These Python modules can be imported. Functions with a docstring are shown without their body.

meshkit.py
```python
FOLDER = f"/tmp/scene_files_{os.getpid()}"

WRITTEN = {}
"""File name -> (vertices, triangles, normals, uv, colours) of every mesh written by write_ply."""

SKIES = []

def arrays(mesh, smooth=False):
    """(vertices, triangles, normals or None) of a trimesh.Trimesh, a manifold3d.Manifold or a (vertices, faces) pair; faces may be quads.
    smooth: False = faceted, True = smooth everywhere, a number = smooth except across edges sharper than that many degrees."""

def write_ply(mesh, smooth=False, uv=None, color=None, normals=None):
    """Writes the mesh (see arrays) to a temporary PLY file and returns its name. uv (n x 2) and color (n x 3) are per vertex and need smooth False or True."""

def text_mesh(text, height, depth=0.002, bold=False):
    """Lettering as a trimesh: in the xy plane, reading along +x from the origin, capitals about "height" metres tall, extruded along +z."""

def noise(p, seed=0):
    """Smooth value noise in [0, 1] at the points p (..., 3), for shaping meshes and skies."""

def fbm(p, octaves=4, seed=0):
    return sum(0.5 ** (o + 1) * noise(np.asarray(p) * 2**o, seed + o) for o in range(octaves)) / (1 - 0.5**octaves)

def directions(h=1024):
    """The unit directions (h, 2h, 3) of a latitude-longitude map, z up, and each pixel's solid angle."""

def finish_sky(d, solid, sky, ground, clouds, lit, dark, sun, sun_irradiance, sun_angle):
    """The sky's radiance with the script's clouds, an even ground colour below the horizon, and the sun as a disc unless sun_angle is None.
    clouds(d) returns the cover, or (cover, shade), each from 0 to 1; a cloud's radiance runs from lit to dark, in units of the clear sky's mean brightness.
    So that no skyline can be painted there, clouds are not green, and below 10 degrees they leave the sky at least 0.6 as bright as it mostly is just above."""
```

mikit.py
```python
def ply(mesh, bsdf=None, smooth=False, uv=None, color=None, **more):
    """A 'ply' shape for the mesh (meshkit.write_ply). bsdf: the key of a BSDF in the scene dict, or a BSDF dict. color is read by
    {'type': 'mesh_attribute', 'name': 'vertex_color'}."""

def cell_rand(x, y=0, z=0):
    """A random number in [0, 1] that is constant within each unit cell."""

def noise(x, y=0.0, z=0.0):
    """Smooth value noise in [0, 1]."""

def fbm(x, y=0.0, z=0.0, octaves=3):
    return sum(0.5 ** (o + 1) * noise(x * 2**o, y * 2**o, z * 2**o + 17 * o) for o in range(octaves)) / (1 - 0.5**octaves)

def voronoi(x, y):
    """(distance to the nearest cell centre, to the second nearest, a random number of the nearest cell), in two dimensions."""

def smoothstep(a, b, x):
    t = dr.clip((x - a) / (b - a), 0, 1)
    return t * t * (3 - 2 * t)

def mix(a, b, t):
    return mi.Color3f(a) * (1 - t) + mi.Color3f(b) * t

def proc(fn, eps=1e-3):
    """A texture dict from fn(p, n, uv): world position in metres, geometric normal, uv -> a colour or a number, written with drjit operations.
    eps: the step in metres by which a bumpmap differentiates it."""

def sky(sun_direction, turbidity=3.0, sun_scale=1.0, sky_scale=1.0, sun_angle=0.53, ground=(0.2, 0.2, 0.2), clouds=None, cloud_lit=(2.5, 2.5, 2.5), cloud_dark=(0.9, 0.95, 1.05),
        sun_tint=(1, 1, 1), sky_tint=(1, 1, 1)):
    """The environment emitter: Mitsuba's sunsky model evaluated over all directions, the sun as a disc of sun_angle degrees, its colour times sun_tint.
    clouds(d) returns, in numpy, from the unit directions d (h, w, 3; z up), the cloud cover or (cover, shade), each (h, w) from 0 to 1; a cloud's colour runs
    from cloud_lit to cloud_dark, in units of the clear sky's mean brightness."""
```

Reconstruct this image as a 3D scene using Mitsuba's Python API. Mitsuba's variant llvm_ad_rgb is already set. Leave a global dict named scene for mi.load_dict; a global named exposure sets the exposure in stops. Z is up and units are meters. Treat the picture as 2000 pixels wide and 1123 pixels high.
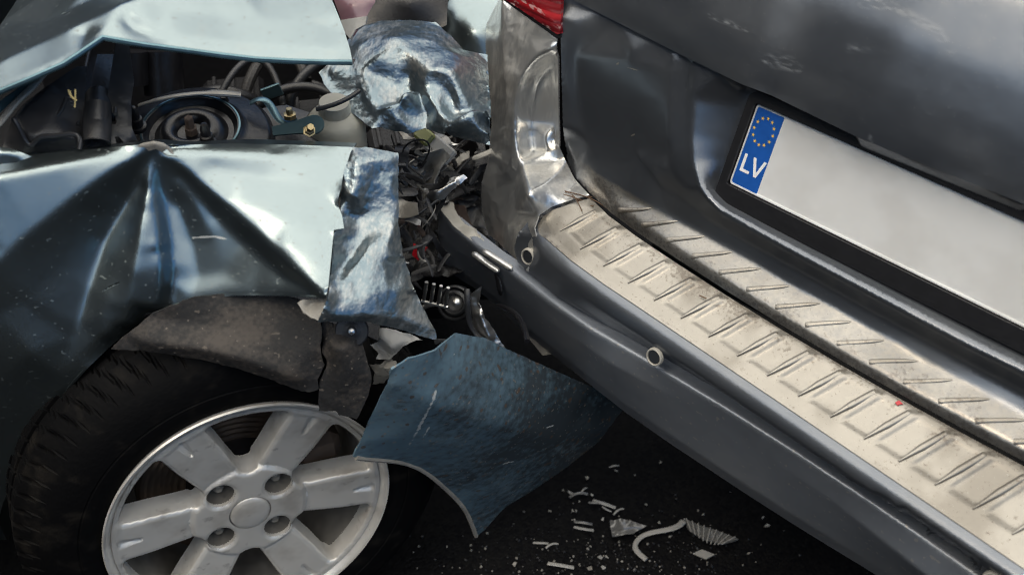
import math, random, numpy as np, trimesh, shapely
import drjit as dr, mitsuba as mi, mikit, meshkit
from scipy.interpolate import LinearNDInterpolator, NearestNDInterpolator, CubicSpline
from scipy.ndimage import gaussian_filter, map_coordinates
from scipy.spatial import Delaunay
from shapely.geometry import Polygon, Point
rng = np.random.default_rng(7); random.seed(7)
T = mi.ScalarTransform4f
scene, labels = {}, {}

# ---------------- camera, sky, exposure ----------------
_t = math.radians(40.0)
CAM = np.array([0, 0, 1.62]); FWD = np.array([0, math.cos(_t), -math.sin(_t)])
scene['camera'] = {'type': 'thinlens', 'to_world': T().look_at(origin=CAM.tolist(), target=(CAM + FWD).tolist(), up=[0, 0, 1]),
    'fov': 2 * math.degrees(math.atan(1000 / 2400)), 'fov_axis': 'x', 'aperture_radius': 0.0055, 'focus_distance': 1.66, 'near_clip': 0.05, 'far_clip': 200.0}

def overcast(d):
    """Bright cloud overhead, thinning to bluish sky lower down."""
    e = np.clip(d[..., 2], 0, 1)
    n = meshkit.fbm(d * np.array([2.2, 2.2, 4.0]), 4, 3) - 0.5
    t = np.clip((e + 0.22 * n - 0.38) / 0.56, 0, 1)
    cover = t * t * (3 - 2 * t)
    return cover, np.clip(0.25 + 0.9 * n, 0, 1)

scene['sky'] = mikit.sky([-0.45, -0.35, 0.82], turbidity=3, sun_scale=0.06, sun_angle=16, ground=(0.012, 0.015, 0.02), clouds=overcast,
    cloud_lit=(9.4, 8.9, 7.9), cloud_dark=(5.2, 5.1, 4.9), sun_tint=(1, 0.96, 0.9), sky_tint=(0.44, 0.74, 0.84))
exposure = 2.65

# panels: frame origin o, axis u, normal n (metres); outline and crease lines in mm (u, v, height)
D = {
'lower_fascia': {'o':[0.3313,1.0678,0.5],'u':[0.72176,-0.69214,-0],'n':[-0.55371,-0.57741,0.6],'out':[[-657.1,11.5,-40.4],[-657.1,17.1,-46.2],[-606.6,14.3,-42.4],[-568.9,10.4,-37.3],[-533.8,7.7,-33.6],[-501.4,5,-30],[-473,4.3,-29.1],[-427.8,1.1,-24.8],[-382.1,-1.9,-20.8],[-299.9,-5,-16.7],[-215.3,-2.9,-19.5],[-71.8,-2,-20.7],[37.6,-3.2,-19.1],[137.4,-5.8,-15.6],[223.3,-9.2,-11.1],[291.3,-12.6,-6.6],[371.3,-13.4,-5.5],[471.3,-14.4,-4.1],[571.3,-15.4,-2.8],[671.3,-16.5,-1.4],[771.3,-17.5,-0],[871.3,-18.5,1.3],[843.1,-119.6,-98.8],[743.1,-119.6,-98.9],[643.1,-119.5,-98.9],[543.1,-119.5,-99],[443.1,-119.4,-99.1],[343.1,-119.4,-99.1],[243.1,-119.4,-99.2],[163.1,-119.3,-99.2],[45.7,-121.6,-96.2],[-27.3,-122,-95.6],[-157.6,-120.9,-97.1],[-236.7,-119.1,-99.5],[-372.9,-110.8,-110.6],[-478.5,-99.3,-109.3],[-512.8,-90.9,-112.1],[-578,-84.1,-104.6],[-615.3,-82.3,-98.6],[-641,-82.2,-90.4]],'lines':[[[-657.1,11.5,-40.4],[-606.6,0.9,-26.2],[-568.9,-3,-21.1],[-533.8,-5.7,-17.4],[-501.4,-8.4,-13.8],[-473,-9.1,-12.9],[-427.8,-12.3,-8.6],[-382.1,-15.3,-4.6],[-299.9,-18.4,-0.5],[-215.3,-16.3,-3.3],[-71.8,-15.4,-4.5],[37.6,-16.6,-2.9],[137.4,-19.2,0.6],[223.3,-22.6,5.1],[291.3,-26,9.6],[371.3,-26.8,10.7],[471.3,-27.8,12.1],[571.3,-28.8,13.4],[671.3,-29.9,14.8],[771.3,-30.9,16.2],[871.3,-31.9,17.5]],[[-657.1,6.5,-40.4],[-606.6,-4.1,-26.2],[-568.9,-8,-21.1],[-533.8,-10.7,-17.4],[-501.4,-13.4,-13.8],[-473,-14.1,-12.9],[-427.8,-17.3,-8.6],[-382.1,-20.3,-4.6],[-299.9,-23.4,-0.5],[-215.3,-21.3,-3.3],[-71.8,-20.4,-4.5],[37.6,-21.6,-2.9],[137.4,-24.2,0.6],[223.3,-27.6,5.1],[291.3,-31,9.6],[371.3,-31.8,10.7],[471.3,-32.8,12.1],[571.3,-33.8,13.4],[671.3,-34.9,14.8],[771.3,-35.9,16.2],[871.3,-36.9,17.5]],[[-649.8,-25.5,-47.2],[-610.5,-31.4,-43.1],[-573,-34.3,-43],[-524.3,-38.9,-44.4],[-491.1,-44.2,-41.1],[-428,-49.7,-41.3],[-250.2,-49.8,-13.7],[-138.6,-43.8,-21.5],[-32.3,-42.9,-22.8],[113,-49,-14.7],[238.1,-61.1,1.4],[318.1,-62.9,3.9],[418.1,-65.2,6.9],[518.1,-67.5,9.9],[618.1,-69.7,13],[718.1,-72,16],[818.1,-74.3,19.1],[918.1,-76.6,22.1]],[[-641,-65.4,-62.8],[-615.3,-65.5,-71],[-578,-67.3,-77],[-512.8,-74.1,-84.5],[-478.5,-82.5,-81.7],[-372.9,-94,-83],[-236.7,-102.3,-71.9],[-157.6,-104.1,-69.5],[-27.3,-105.2,-68],[45.7,-104.8,-68.6],[163.1,-102.5,-71.6],[243.1,-102.6,-71.6],[343.1,-102.6,-71.5],[443.1,-102.6,-71.5],[543.1,-102.7,-71.4],[643.1,-102.7,-71.3],[743.1,-102.8,-71.3],[843.1,-102.8,-71.2]]],'holes':[]},
'upper_bumper': {'o':[0.3313,1.0678,0.5],'u':[0.72176,-0.69214,-0],'n':[-0.55371,-0.57741,0.6],'out':[[-466.2,3.7,-21.5],[-441.2,0.3,-17],[-417.2,-1.5,-14.7],[-369.2,-6.9,-7.4],[-299.9,-5.6,-10.9],[-215.3,-3.5,-13.7],[-71.8,-2.6,-14.9],[37.6,-3.8,-13.3],[137.4,-6.4,-9.8],[223.3,-9.8,-5.3],[291.3,-13.2,-0.8],[371.3,-14,0.3],[471.3,-15,1.7],[571.3,-16,3],[671.3,-17.1,4.4],[771.3,-18.1,5.8],[871.3,-19.1,7.1],[914.3,8.7,75],[814.3,11.2,71.7],[714.3,13.7,68.4],[614.3,16.2,65.1],[514.3,18.6,61.8],[414.3,21.1,58.5],[334.3,23.1,55.9],[253.6,27.1,50.5],[180,30.7,45.7],[99.1,34.7,40.5],[15.3,38.7,35.1],[-75.3,43,29.3],[-171.4,47.5,23.3],[-229.2,50.2,19.7],[-296.1,53.1,15.8],[-363.6,57.6,9.8],[-421.3,64.9,0.1],[-451.4,77,-12.7],[-468.7,73.4,-11.2],[-473.7,44.9,-1.6],[-479.4,19.4,-17.6]],'lines':[[[-451.4,66.6,-5.5],[-421.3,54.5,7.3],[-363.6,47.2,17],[-296.1,42.7,23],[-229.2,39.8,26.9],[-171.4,37.1,30.5],[-75.3,32.6,36.5],[15.3,28.3,42.3],[99.1,24.3,47.7],[180,20.3,52.9],[253.6,16.7,57.7],[334.3,12.7,63.1],[414.3,10.7,65.7],[514.3,8.2,69],[614.3,5.8,72.3],[714.3,3.3,75.6],[814.3,0.8,78.9],[914.3,-1.7,82.2]],[[-451.4,60.6,-2.5],[-421.3,48.5,10.3],[-363.6,41.2,20],[-296.1,36.7,26],[-229.2,33.8,29.9],[-171.4,31.1,33.5],[-75.3,26.6,39.5],[15.3,22.3,45.3],[99.1,18.3,50.7],[180,14.3,55.9],[253.6,10.7,60.7],[334.3,6.7,66.1],[414.3,4.7,68.7],[514.3,2.2,72],[614.3,-0.2,75.3],[714.3,-2.7,78.6],[814.3,-5.2,81.9],[914.3,-7.7,85.2]],[[-451.4,51.2,-3.3],[-421.3,39.1,9.5],[-363.6,31.8,19.2],[-296.1,27.3,25.2],[-229.2,24.4,29.1],[-171.4,21.7,32.7],[-75.3,17.2,38.7],[15.3,12.9,44.5],[99.1,8.9,49.9],[180,4.9,55.1],[253.6,1.3,59.9],[334.3,-2.7,65.3],[414.3,-4.7,67.9],[514.3,-7.2,71.2],[614.3,-9.6,74.5],[714.3,-12.1,77.8],[814.3,-14.6,81.1],[914.3,-17.1,84.4]],[[-451.4,38.6,-11.5],[-421.3,26.5,1.3],[-363.6,19.2,11],[-296.1,14.7,17],[-229.2,11.8,20.9],[-171.4,9.1,24.5],[-75.3,4.6,30.5],[15.3,0.3,36.3],[99.1,-3.7,41.7],[180,-7.7,46.9],[253.6,-11.3,51.7],[334.3,-15.3,57.1],[414.3,-17.3,59.7],[514.3,-19.8,63],[614.3,-22.2,66.3],[714.3,-24.7,69.6],[814.3,-27.2,72.9],[914.3,-29.7,76.2]],[[-466.2,3.7,-21.5],[-441.2,0.3,-17],[-417.2,-1.5,-14.7],[-369.2,-6.9,-7.4],[-299.9,-5.6,-10.9],[-215.3,-3.5,-13.7],[-71.8,-2.6,-14.9],[37.6,-3.8,-13.3],[137.4,-6.4,-9.8],[223.3,-9.8,-5.3],[291.3,-13.2,-0.8],[371.3,-14,0.3],[471.3,-15,1.7],[571.3,-16,3],[671.3,-17.1,4.4],[771.3,-18.1,5.8],[871.3,-19.1,7.1]]],'holes':[]},
'step_pad': {'o':[0.3589,1.0967,0.565],'u':[0.72176,-0.69214,0],'n':[-0.24986,-0.26055,0.93257],'out':[[-410.9,72.5,-6.6],[-430.1,48.9,-6.1],[-445.5,30.1,-8.5],[-452.2,16,-11.6],[-451.6,0.2,-15.1],[-437.9,-11.6,-13.7],[-421.3,-13.6,-9.8],[-363.6,-24.9,-5.4],[-296.1,-31.9,-2.7],[-229.2,-36.4,-0.9],[-171.4,-40.6,0.7],[-75.3,-47.6,3.4],[15.3,-54.3,6],[99.1,-60.6,8.4],[180,-66.7,10.8],[253.6,-72.4,13],[334.3,-78.6,15.4],[414.3,-81.7,16.6],[514.3,-85.5,18.1],[614.3,-89.4,19.6],[714.3,-93.2,21.1],[814.3,-97.1,22.6],[914.3,-100.9,24],[850.9,18.8,12],[750.9,20.6,11.3],[650.9,22.4,10.6],[550.9,24.1,10],[450.9,25.9,9.3],[350.9,27.6,8.6],[270.9,29,8.1],[190.6,27.4,8.7],[114.9,27.3,8.7],[34.1,28.8,8.2],[-50.2,32.2,6.9],[-139.2,37.7,4.7],[-244.2,46.8,1.2],[-305,53.1,-1.3],[-365.8,62.6,-4.9],[-417.5,77,-10.5]],'lines':[[[-421.3,-5,-9.9],[-363.6,-16.3,-5.5],[-296.1,-23.4,-2.8],[-229.2,-27.9,-1],[-171.4,-32,0.6],[-75.3,-39.1,3.3],[15.3,-45.8,5.9],[99.1,-52.1,8.4],[180,-58.2,10.7],[253.6,-63.8,12.9],[334.3,-70.1,15.3],[414.3,-73.1,16.5],[514.3,-77,18],[614.3,-80.8,19.5],[714.3,-84.7,21],[814.3,-88.5,22.5],[914.3,-92.4,24]],[[-417.5,65.8,-6.2],[-365.8,51.4,-0.6],[-305,41.9,3.1],[-244.2,35.6,5.5],[-139.2,26.5,9.1],[-50.2,21,11.2],[34.1,17.6,12.5],[114.9,16.1,13.1],[190.6,16.2,13],[270.9,17.8,12.4],[350.9,16.4,12.9],[450.9,14.7,13.6],[550.9,12.9,14.3],[650.9,11.2,15],[750.9,9.4,15.7],[850.9,7.7,16.3]]],'holes':[]},
'tailgate_lower': {'o':[0.4212,1.1617,0.7],'u':[0.72176,-0.69214,-0],'n':[-0.64174,-0.6692,0.37461],'out':[[-503.3,-93.1,-75.3],[-457.9,-104.4,-47.2],[-417.5,-109.9,-33.7],[-365.8,-115.7,-19.4],[-305,-119.5,-10],[-244.2,-122,-3.7],[-139.2,-125.7,5.4],[-50.2,-127.9,10.9],[34.1,-129.2,14.2],[114.9,-129.8,15.7],[190.6,-129.8,15.6],[270.9,-129.1,14],[350.9,-129.7,15.4],[450.9,-130.4,17.1],[550.9,-131.1,18.9],[650.9,-131.8,20.6],[750.9,-132.5,22.4],[850.9,-133.2,24.1],[928.5,131.8,-6],[828.5,131.7,-5.5],[728.5,131.5,-5.1],[628.5,131.3,-4.7],[528.5,131.2,-4.3],[428.5,131,-3.9],[328.5,130.8,-3.5],[228.5,130.7,-3.1],[148.5,130.5,-2.8],[-48.7,126.7,6.8],[-178.4,129.8,-1],[-217.5,128.5,2.3],[-308.5,130.5,-2.6],[-524.6,137.5,-20],[-557.4,137.1,-18.9],[-534.1,114.7,-3],[-507.9,33.7,-10],[-488.7,-36.9,-22]],'lines':[[[-307.5,132.3,-0],[-294.2,92.4,0],[-274.9,39.4,-0],[-256.5,8.8,2],[-231.3,-12.1,6],[-196.5,-28.2,4],[-134,-32.1,4],[-63.8,-34.7,4],[29.7,-36.4,4],[98.9,-38.1,4],[164.6,-39.2,4],[225.8,-37,4],[305.8,-37.1,4.3],[405.8,-37.3,4.7],[505.8,-37.4,5.1],[605.8,-37.6,5.4],[705.8,-37.8,5.8],[805.8,-37.9,6.2],[905.8,-38.1,6.6]],[[-307.5,126.7,-2.2],[-294.2,86.9,-2.2],[-274.9,33.9,-2.2],[-256.5,3.3,-0.2],[-231.3,-17.6,3.8],[-196.5,-33.7,1.8],[-134,-37.7,1.8],[-63.8,-40.3,1.8],[29.7,-41.9,1.8],[98.9,-43.7,1.8],[164.6,-44.7,1.8],[225.8,-42.6,1.8],[305.8,-42.7,2.1],[405.8,-42.9,2.4],[505.8,-43,2.8],[605.8,-43.2,3.2],[705.8,-43.3,3.6],[805.8,-43.5,4],[905.8,-43.6,4.3]],[[-230.7,125.7,-24],[-230.3,81.2,-24],[-228,24.8,-24],[-226.7,-5.3,-24],[-217,-17.3,-24],[-197.2,-21,-24],[-22.9,-20.9,-24],[210.1,-23.6,-24],[710.1,-23.6,-24]],[[-230.7,125.7,-24],[-48.7,126.7,-23.2],[148.5,130.5,-32.8],[648.5,130.5,-32.8]],[[-348.4,-84.1,-26],[-275.5,-78,-22],[-135.4,-80.4,-18],[-93.5,-82.6,-16],[-51.9,-83.5,-14],[-6.8,-84.3,-13],[37.1,-87.1,-12],[78.5,-86.9,-11],[120.6,-91.3,-10],[169.7,-88.8,-9],[212.9,-88.7,-8],[245.2,-89.7,-8],[395.2,-89.7,-8],[545.2,-89.7,-8],[695.2,-89.7,-8],[845.2,-89.7,-8]],[[-265.8,-46.2,-15],[-210.5,-56.6,-15],[-143.7,-59.5,-15],[-72.2,-61.6,-15],[25.8,-65.6,-15],[96.3,-66.8,-15],[163.4,-67.9,-15],[233.2,-68.3,-15],[383.2,-68.3,-15],[533.2,-68.3,-15],[683.2,-68.3,-15],[833.2,-68.3,-15]],[[-511.6,115,-6],[-488.8,40.7,-18],[-459.2,-25.4,-30],[-404,-73.5,-32]],[[-404.7,108.6,-2],[-386.5,42.1,-12],[-359.8,-22.9,-22],[-305.8,-49.6,-24]],[[-339.8,124.8,-0],[-321.7,67.6,0],[-304.5,23.7,-0],[-288,-10.1,-4],[-262.2,-28.9,-6]],[[-503.3,-80.4,-74.5],[-457.9,-91.8,-46.4],[-417.5,-97.2,-32.9],[-365.8,-103,-18.6],[-305,-106.8,-9.2],[-244.2,-109.4,-2.9],[-139.2,-113,6.2],[-50.2,-115.3,11.7],[34.1,-116.6,15],[114.9,-117.2,16.5],[190.6,-117.2,16.4],[270.9,-116.5,14.8],[350.9,-117.1,16.2],[450.9,-117.8,17.9],[550.9,-118.5,19.6],[650.9,-119.2,21.4],[750.9,-119.9,23.1],[850.9,-120.6,24.9]],[[-203.7,84.7,-24],[696.3,84.7,-24]],[[-198.6,22.8,-24],[751.4,22.8,-24]],[[-223.8,104.8,-24],[676.2,104.8,-24]]],'holes':[]},
'upper_tailgate': {'o':[0.4475,1.1891,0.83],'u':[0.72176,-0.69214,-0],'n':[-0.58048,-0.60532,0.54464],'out':[[-557.4,8.7,-17.9],[-524.6,9.3,-18.9],[-308.5,-0.9,-3.2],[-217.5,-3.8,1.2],[-178.4,-1.8,-1.8],[-48.7,-6.4,5.3],[148.5,-0.8,-3.3],[228.5,-0.6,-3.6],[328.5,-0.4,-4],[428.5,-0.1,-4.4],[528.5,0.1,-4.7],[628.5,0.3,-5.1],[728.5,0.6,-5.5],[828.5,0.8,-5.8],[928.5,1,-6.2],[928.5,361,-36.2],[828.5,360.8,-35.8],[728.5,360.6,-35.5],[628.5,360.3,-35.1],[528.5,360.1,-34.7],[428.5,359.9,-34.4],[328.5,359.6,-34],[228.5,359.4,-33.6],[148.5,359.2,-33.3],[-48.7,353.6,-24.7],[-178.4,358.2,-31.8],[-217.5,356.2,-28.8],[-308.5,359.1,-33.2],[-524.6,369.3,-48.9],[-557.4,368.7,-47.9],[-557.4,288.7,-21.9],[-557.4,208.7,-5.9],[-557.4,128.7,-1.9],[-557.4,68.7,-5.9],[-557.4,28.7,-11.9]],'lines':[[[-557.4,28.7,-11.9],[-524.6,29.3,-12.9],[-308.5,19.1,2.8],[-217.5,16.2,7.2],[-178.4,18.2,4.2],[-48.7,13.6,11.3],[148.5,19.2,2.7],[228.5,19.4,2.4],[328.5,19.6,2],[428.5,19.9,1.6],[528.5,20.1,1.3],[628.5,20.3,0.9],[728.5,20.6,0.5],[828.5,20.8,0.2],[928.5,21,-0.2]],[[-557.4,68.7,-5.9],[-524.6,69.3,-6.9],[-308.5,59.1,8.8],[-217.5,56.2,13.2],[-178.4,58.2,10.2],[-48.7,53.6,17.3],[148.5,59.2,8.7],[228.5,59.4,8.4],[328.5,59.6,8],[428.5,59.9,7.6],[528.5,60.1,7.3],[628.5,60.3,6.9],[728.5,60.6,6.5],[828.5,60.8,6.2],[928.5,61,5.8]],[[-557.4,128.7,-1.9],[-524.6,129.3,-2.9],[-308.5,119.1,12.8],[-217.5,116.2,17.2],[-178.4,118.2,14.2],[-48.7,113.6,21.3],[148.5,119.2,12.7],[228.5,119.4,12.4],[328.5,119.6,12],[428.5,119.9,11.6],[528.5,120.1,11.3],[628.5,120.3,10.9],[728.5,120.6,10.5],[828.5,120.8,10.2],[928.5,121,9.8]],[[-557.4,208.7,-5.9],[-524.6,209.3,-6.9],[-308.5,199.1,8.8],[-217.5,196.2,13.2],[-178.4,198.2,10.2],[-48.7,193.6,17.3],[148.5,199.2,8.7],[228.5,199.4,8.4],[328.5,199.6,8],[428.5,199.9,7.6],[528.5,200.1,7.3],[628.5,200.3,6.9],[728.5,200.6,6.5],[828.5,200.8,6.2],[928.5,201,5.8]],[[-557.4,288.7,-21.9],[-524.6,289.3,-22.9],[-308.5,279.1,-7.2],[-217.5,276.2,-2.8],[-178.4,278.2,-5.8],[-48.7,273.6,1.3],[148.5,279.2,-7.3],[228.5,279.4,-7.6],[328.5,279.6,-8],[428.5,279.9,-8.4],[528.5,280.1,-8.7],[628.5,280.3,-9.1],[728.5,280.6,-9.5],[828.5,280.8,-9.8],[928.5,281,-10.2]],[[-557.4,368.7,-47.9],[-524.6,369.3,-48.9],[-308.5,359.1,-33.2],[-217.5,356.2,-28.8],[-178.4,358.2,-31.8],[-48.7,353.6,-24.7],[148.5,359.2,-33.3],[228.5,359.4,-33.6],[328.5,359.6,-34],[428.5,359.9,-34.4],[528.5,360.1,-34.7],[628.5,360.3,-35.1],[728.5,360.6,-35.5],[828.5,360.8,-35.8],[928.5,361,-36.2]]],'holes':[]},
'corner_panel': {'o':[0.0785,1.5245,0.591],'u':[0.94774,-0.30925,0.07838],'n':[-0.29987,-0.77965,0.54975],'out':[[-160.1,262.7,-69.1],[-153.7,232,-70.6],[-176.8,197,-95.5],[-178.1,162.9,-100.5],[-163.7,108.8,-96.5],[-156.9,74.4,-92.9],[-149.2,29.6,-90.3],[-150.9,-23.6,-92.7],[-156.5,-53,-93.5],[-154.6,-76.6,-90.4],[-145.2,-102.4,-79.2],[-122.4,-131.3,-52.1],[-93.9,-139.2,-19.9],[-77.8,-144.7,2.2],[-56.4,-152.2,28.3],[-38,-160.2,45.5],[-16.6,-166.8,74.6],[-10,-143.1,79.7],[-3.2,-119.5,88.5],[-9.9,-101.9,88.2],[-7.8,-84.9,78.6],[8,-69.8,69.9],[30.3,-58.4,63.9],[56.6,-47.2,52.5],[26.2,-27.7,27.2],[0,0,0],[-10,15.6,2.1],[-9.6,80.2,36.9],[-8.8,136.8,64.4],[-10.1,169.7,79.1],[-36.8,183.6,65.8],[-76.7,203.7,43.7],[-118.5,222.3,16.3],[-119.4,249.9,30.4]],'lines':[[[-119.4,249.9,30.4],[-111.5,187.2,25.2],[-106.2,134.3,18.2],[-91.4,58,11.8],[-81.9,10.1,9.3],[-69.4,-43.1,11.6],[-49,-105.9,48.4]],[[-15.1,151.7,83.4],[-38.7,139.7,67.9],[-58.5,119.1,50.6],[-69.5,93.1,38.4],[-73.1,63.4,28.6],[-69.4,22.5,20.3],[-59.2,-14.5,23.8]],[[-23.2,136.9,34.7],[-45,123.5,13.2],[-60.7,104.6,-4.3],[-67.6,74.3,-17.7],[-68,32.2,-30],[-60.9,1.8,-29]],[[-11.1,154.3,74.5],[-19,117.1,27.2],[-19.1,66.2,5.1],[-19,25,-9]],[[-20.9,-55.2,102.9],[-7.6,-39.1,76.6],[1.1,-23.1,45.8]],[[-31.7,27,3.5],[-25.2,7.9,1.4],[-14.4,-7.7,-0.6]],[[-152.8,137.1,-69.9],[-139.1,81.8,-57.5],[-118.9,27.4,-38.2],[-121.3,-20.1,-54.2],[-110.8,-66.9,-33.3],[-83.4,-109.9,10]],[[-168.6,185,-82.9],[-143.8,166.6,-42.7],[-146.8,197.9,-46.3]],[[-133.9,-5.3,-61.7],[-95.2,-25.7,-9.6],[-78.1,-24,6.2]],[[-97.7,175.8,29.3],[-87.5,140.9,28.8]],[[-88.7,176.1,33],[-53.5,166.8,54.7],[-34,159.9,66]]],'holes':[]},
'tail_lamp': {'o':[0.0647,1.5526,0.7876],'u':[0.72176,-0.69214,-0],'n':[-0.64174,-0.6692,0.37461],'out':[[-127.5,4.6,-22],[-80.3,1.5,-12],[-31.7,-2.6,-4],[-0.5,-6.1,-1],[4.9,-2.8,-0],[-6.4,42,4],[-36.4,119.3,0],[-203,73.5,-50]],'lines':[[[-94.1,21.1,-8],[-44.6,14.7,0],[-9.3,7.9,4]],[[-114.3,67.5,-12],[-30.3,77.9,4]]],'holes':[]},
'lamp_bezel': {'o':[0.0647,1.5526,0.7876],'u':[0.72176,-0.69214,-0],'n':[-0.64174,-0.6692,0.37461],'out':[[-138.7,1.1,-30],[-83.6,-4,-18],[-34.6,-8.8,-10],[-3.1,-13,-6],[4.8,-8.7,-4],[-0.6,5.8,-4],[-38.5,6.4,-8],[-86.9,10.1,-16],[-128.1,13.8,-26],[-149.5,19.4,-30]],'lines':[],'holes':[]},
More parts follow.
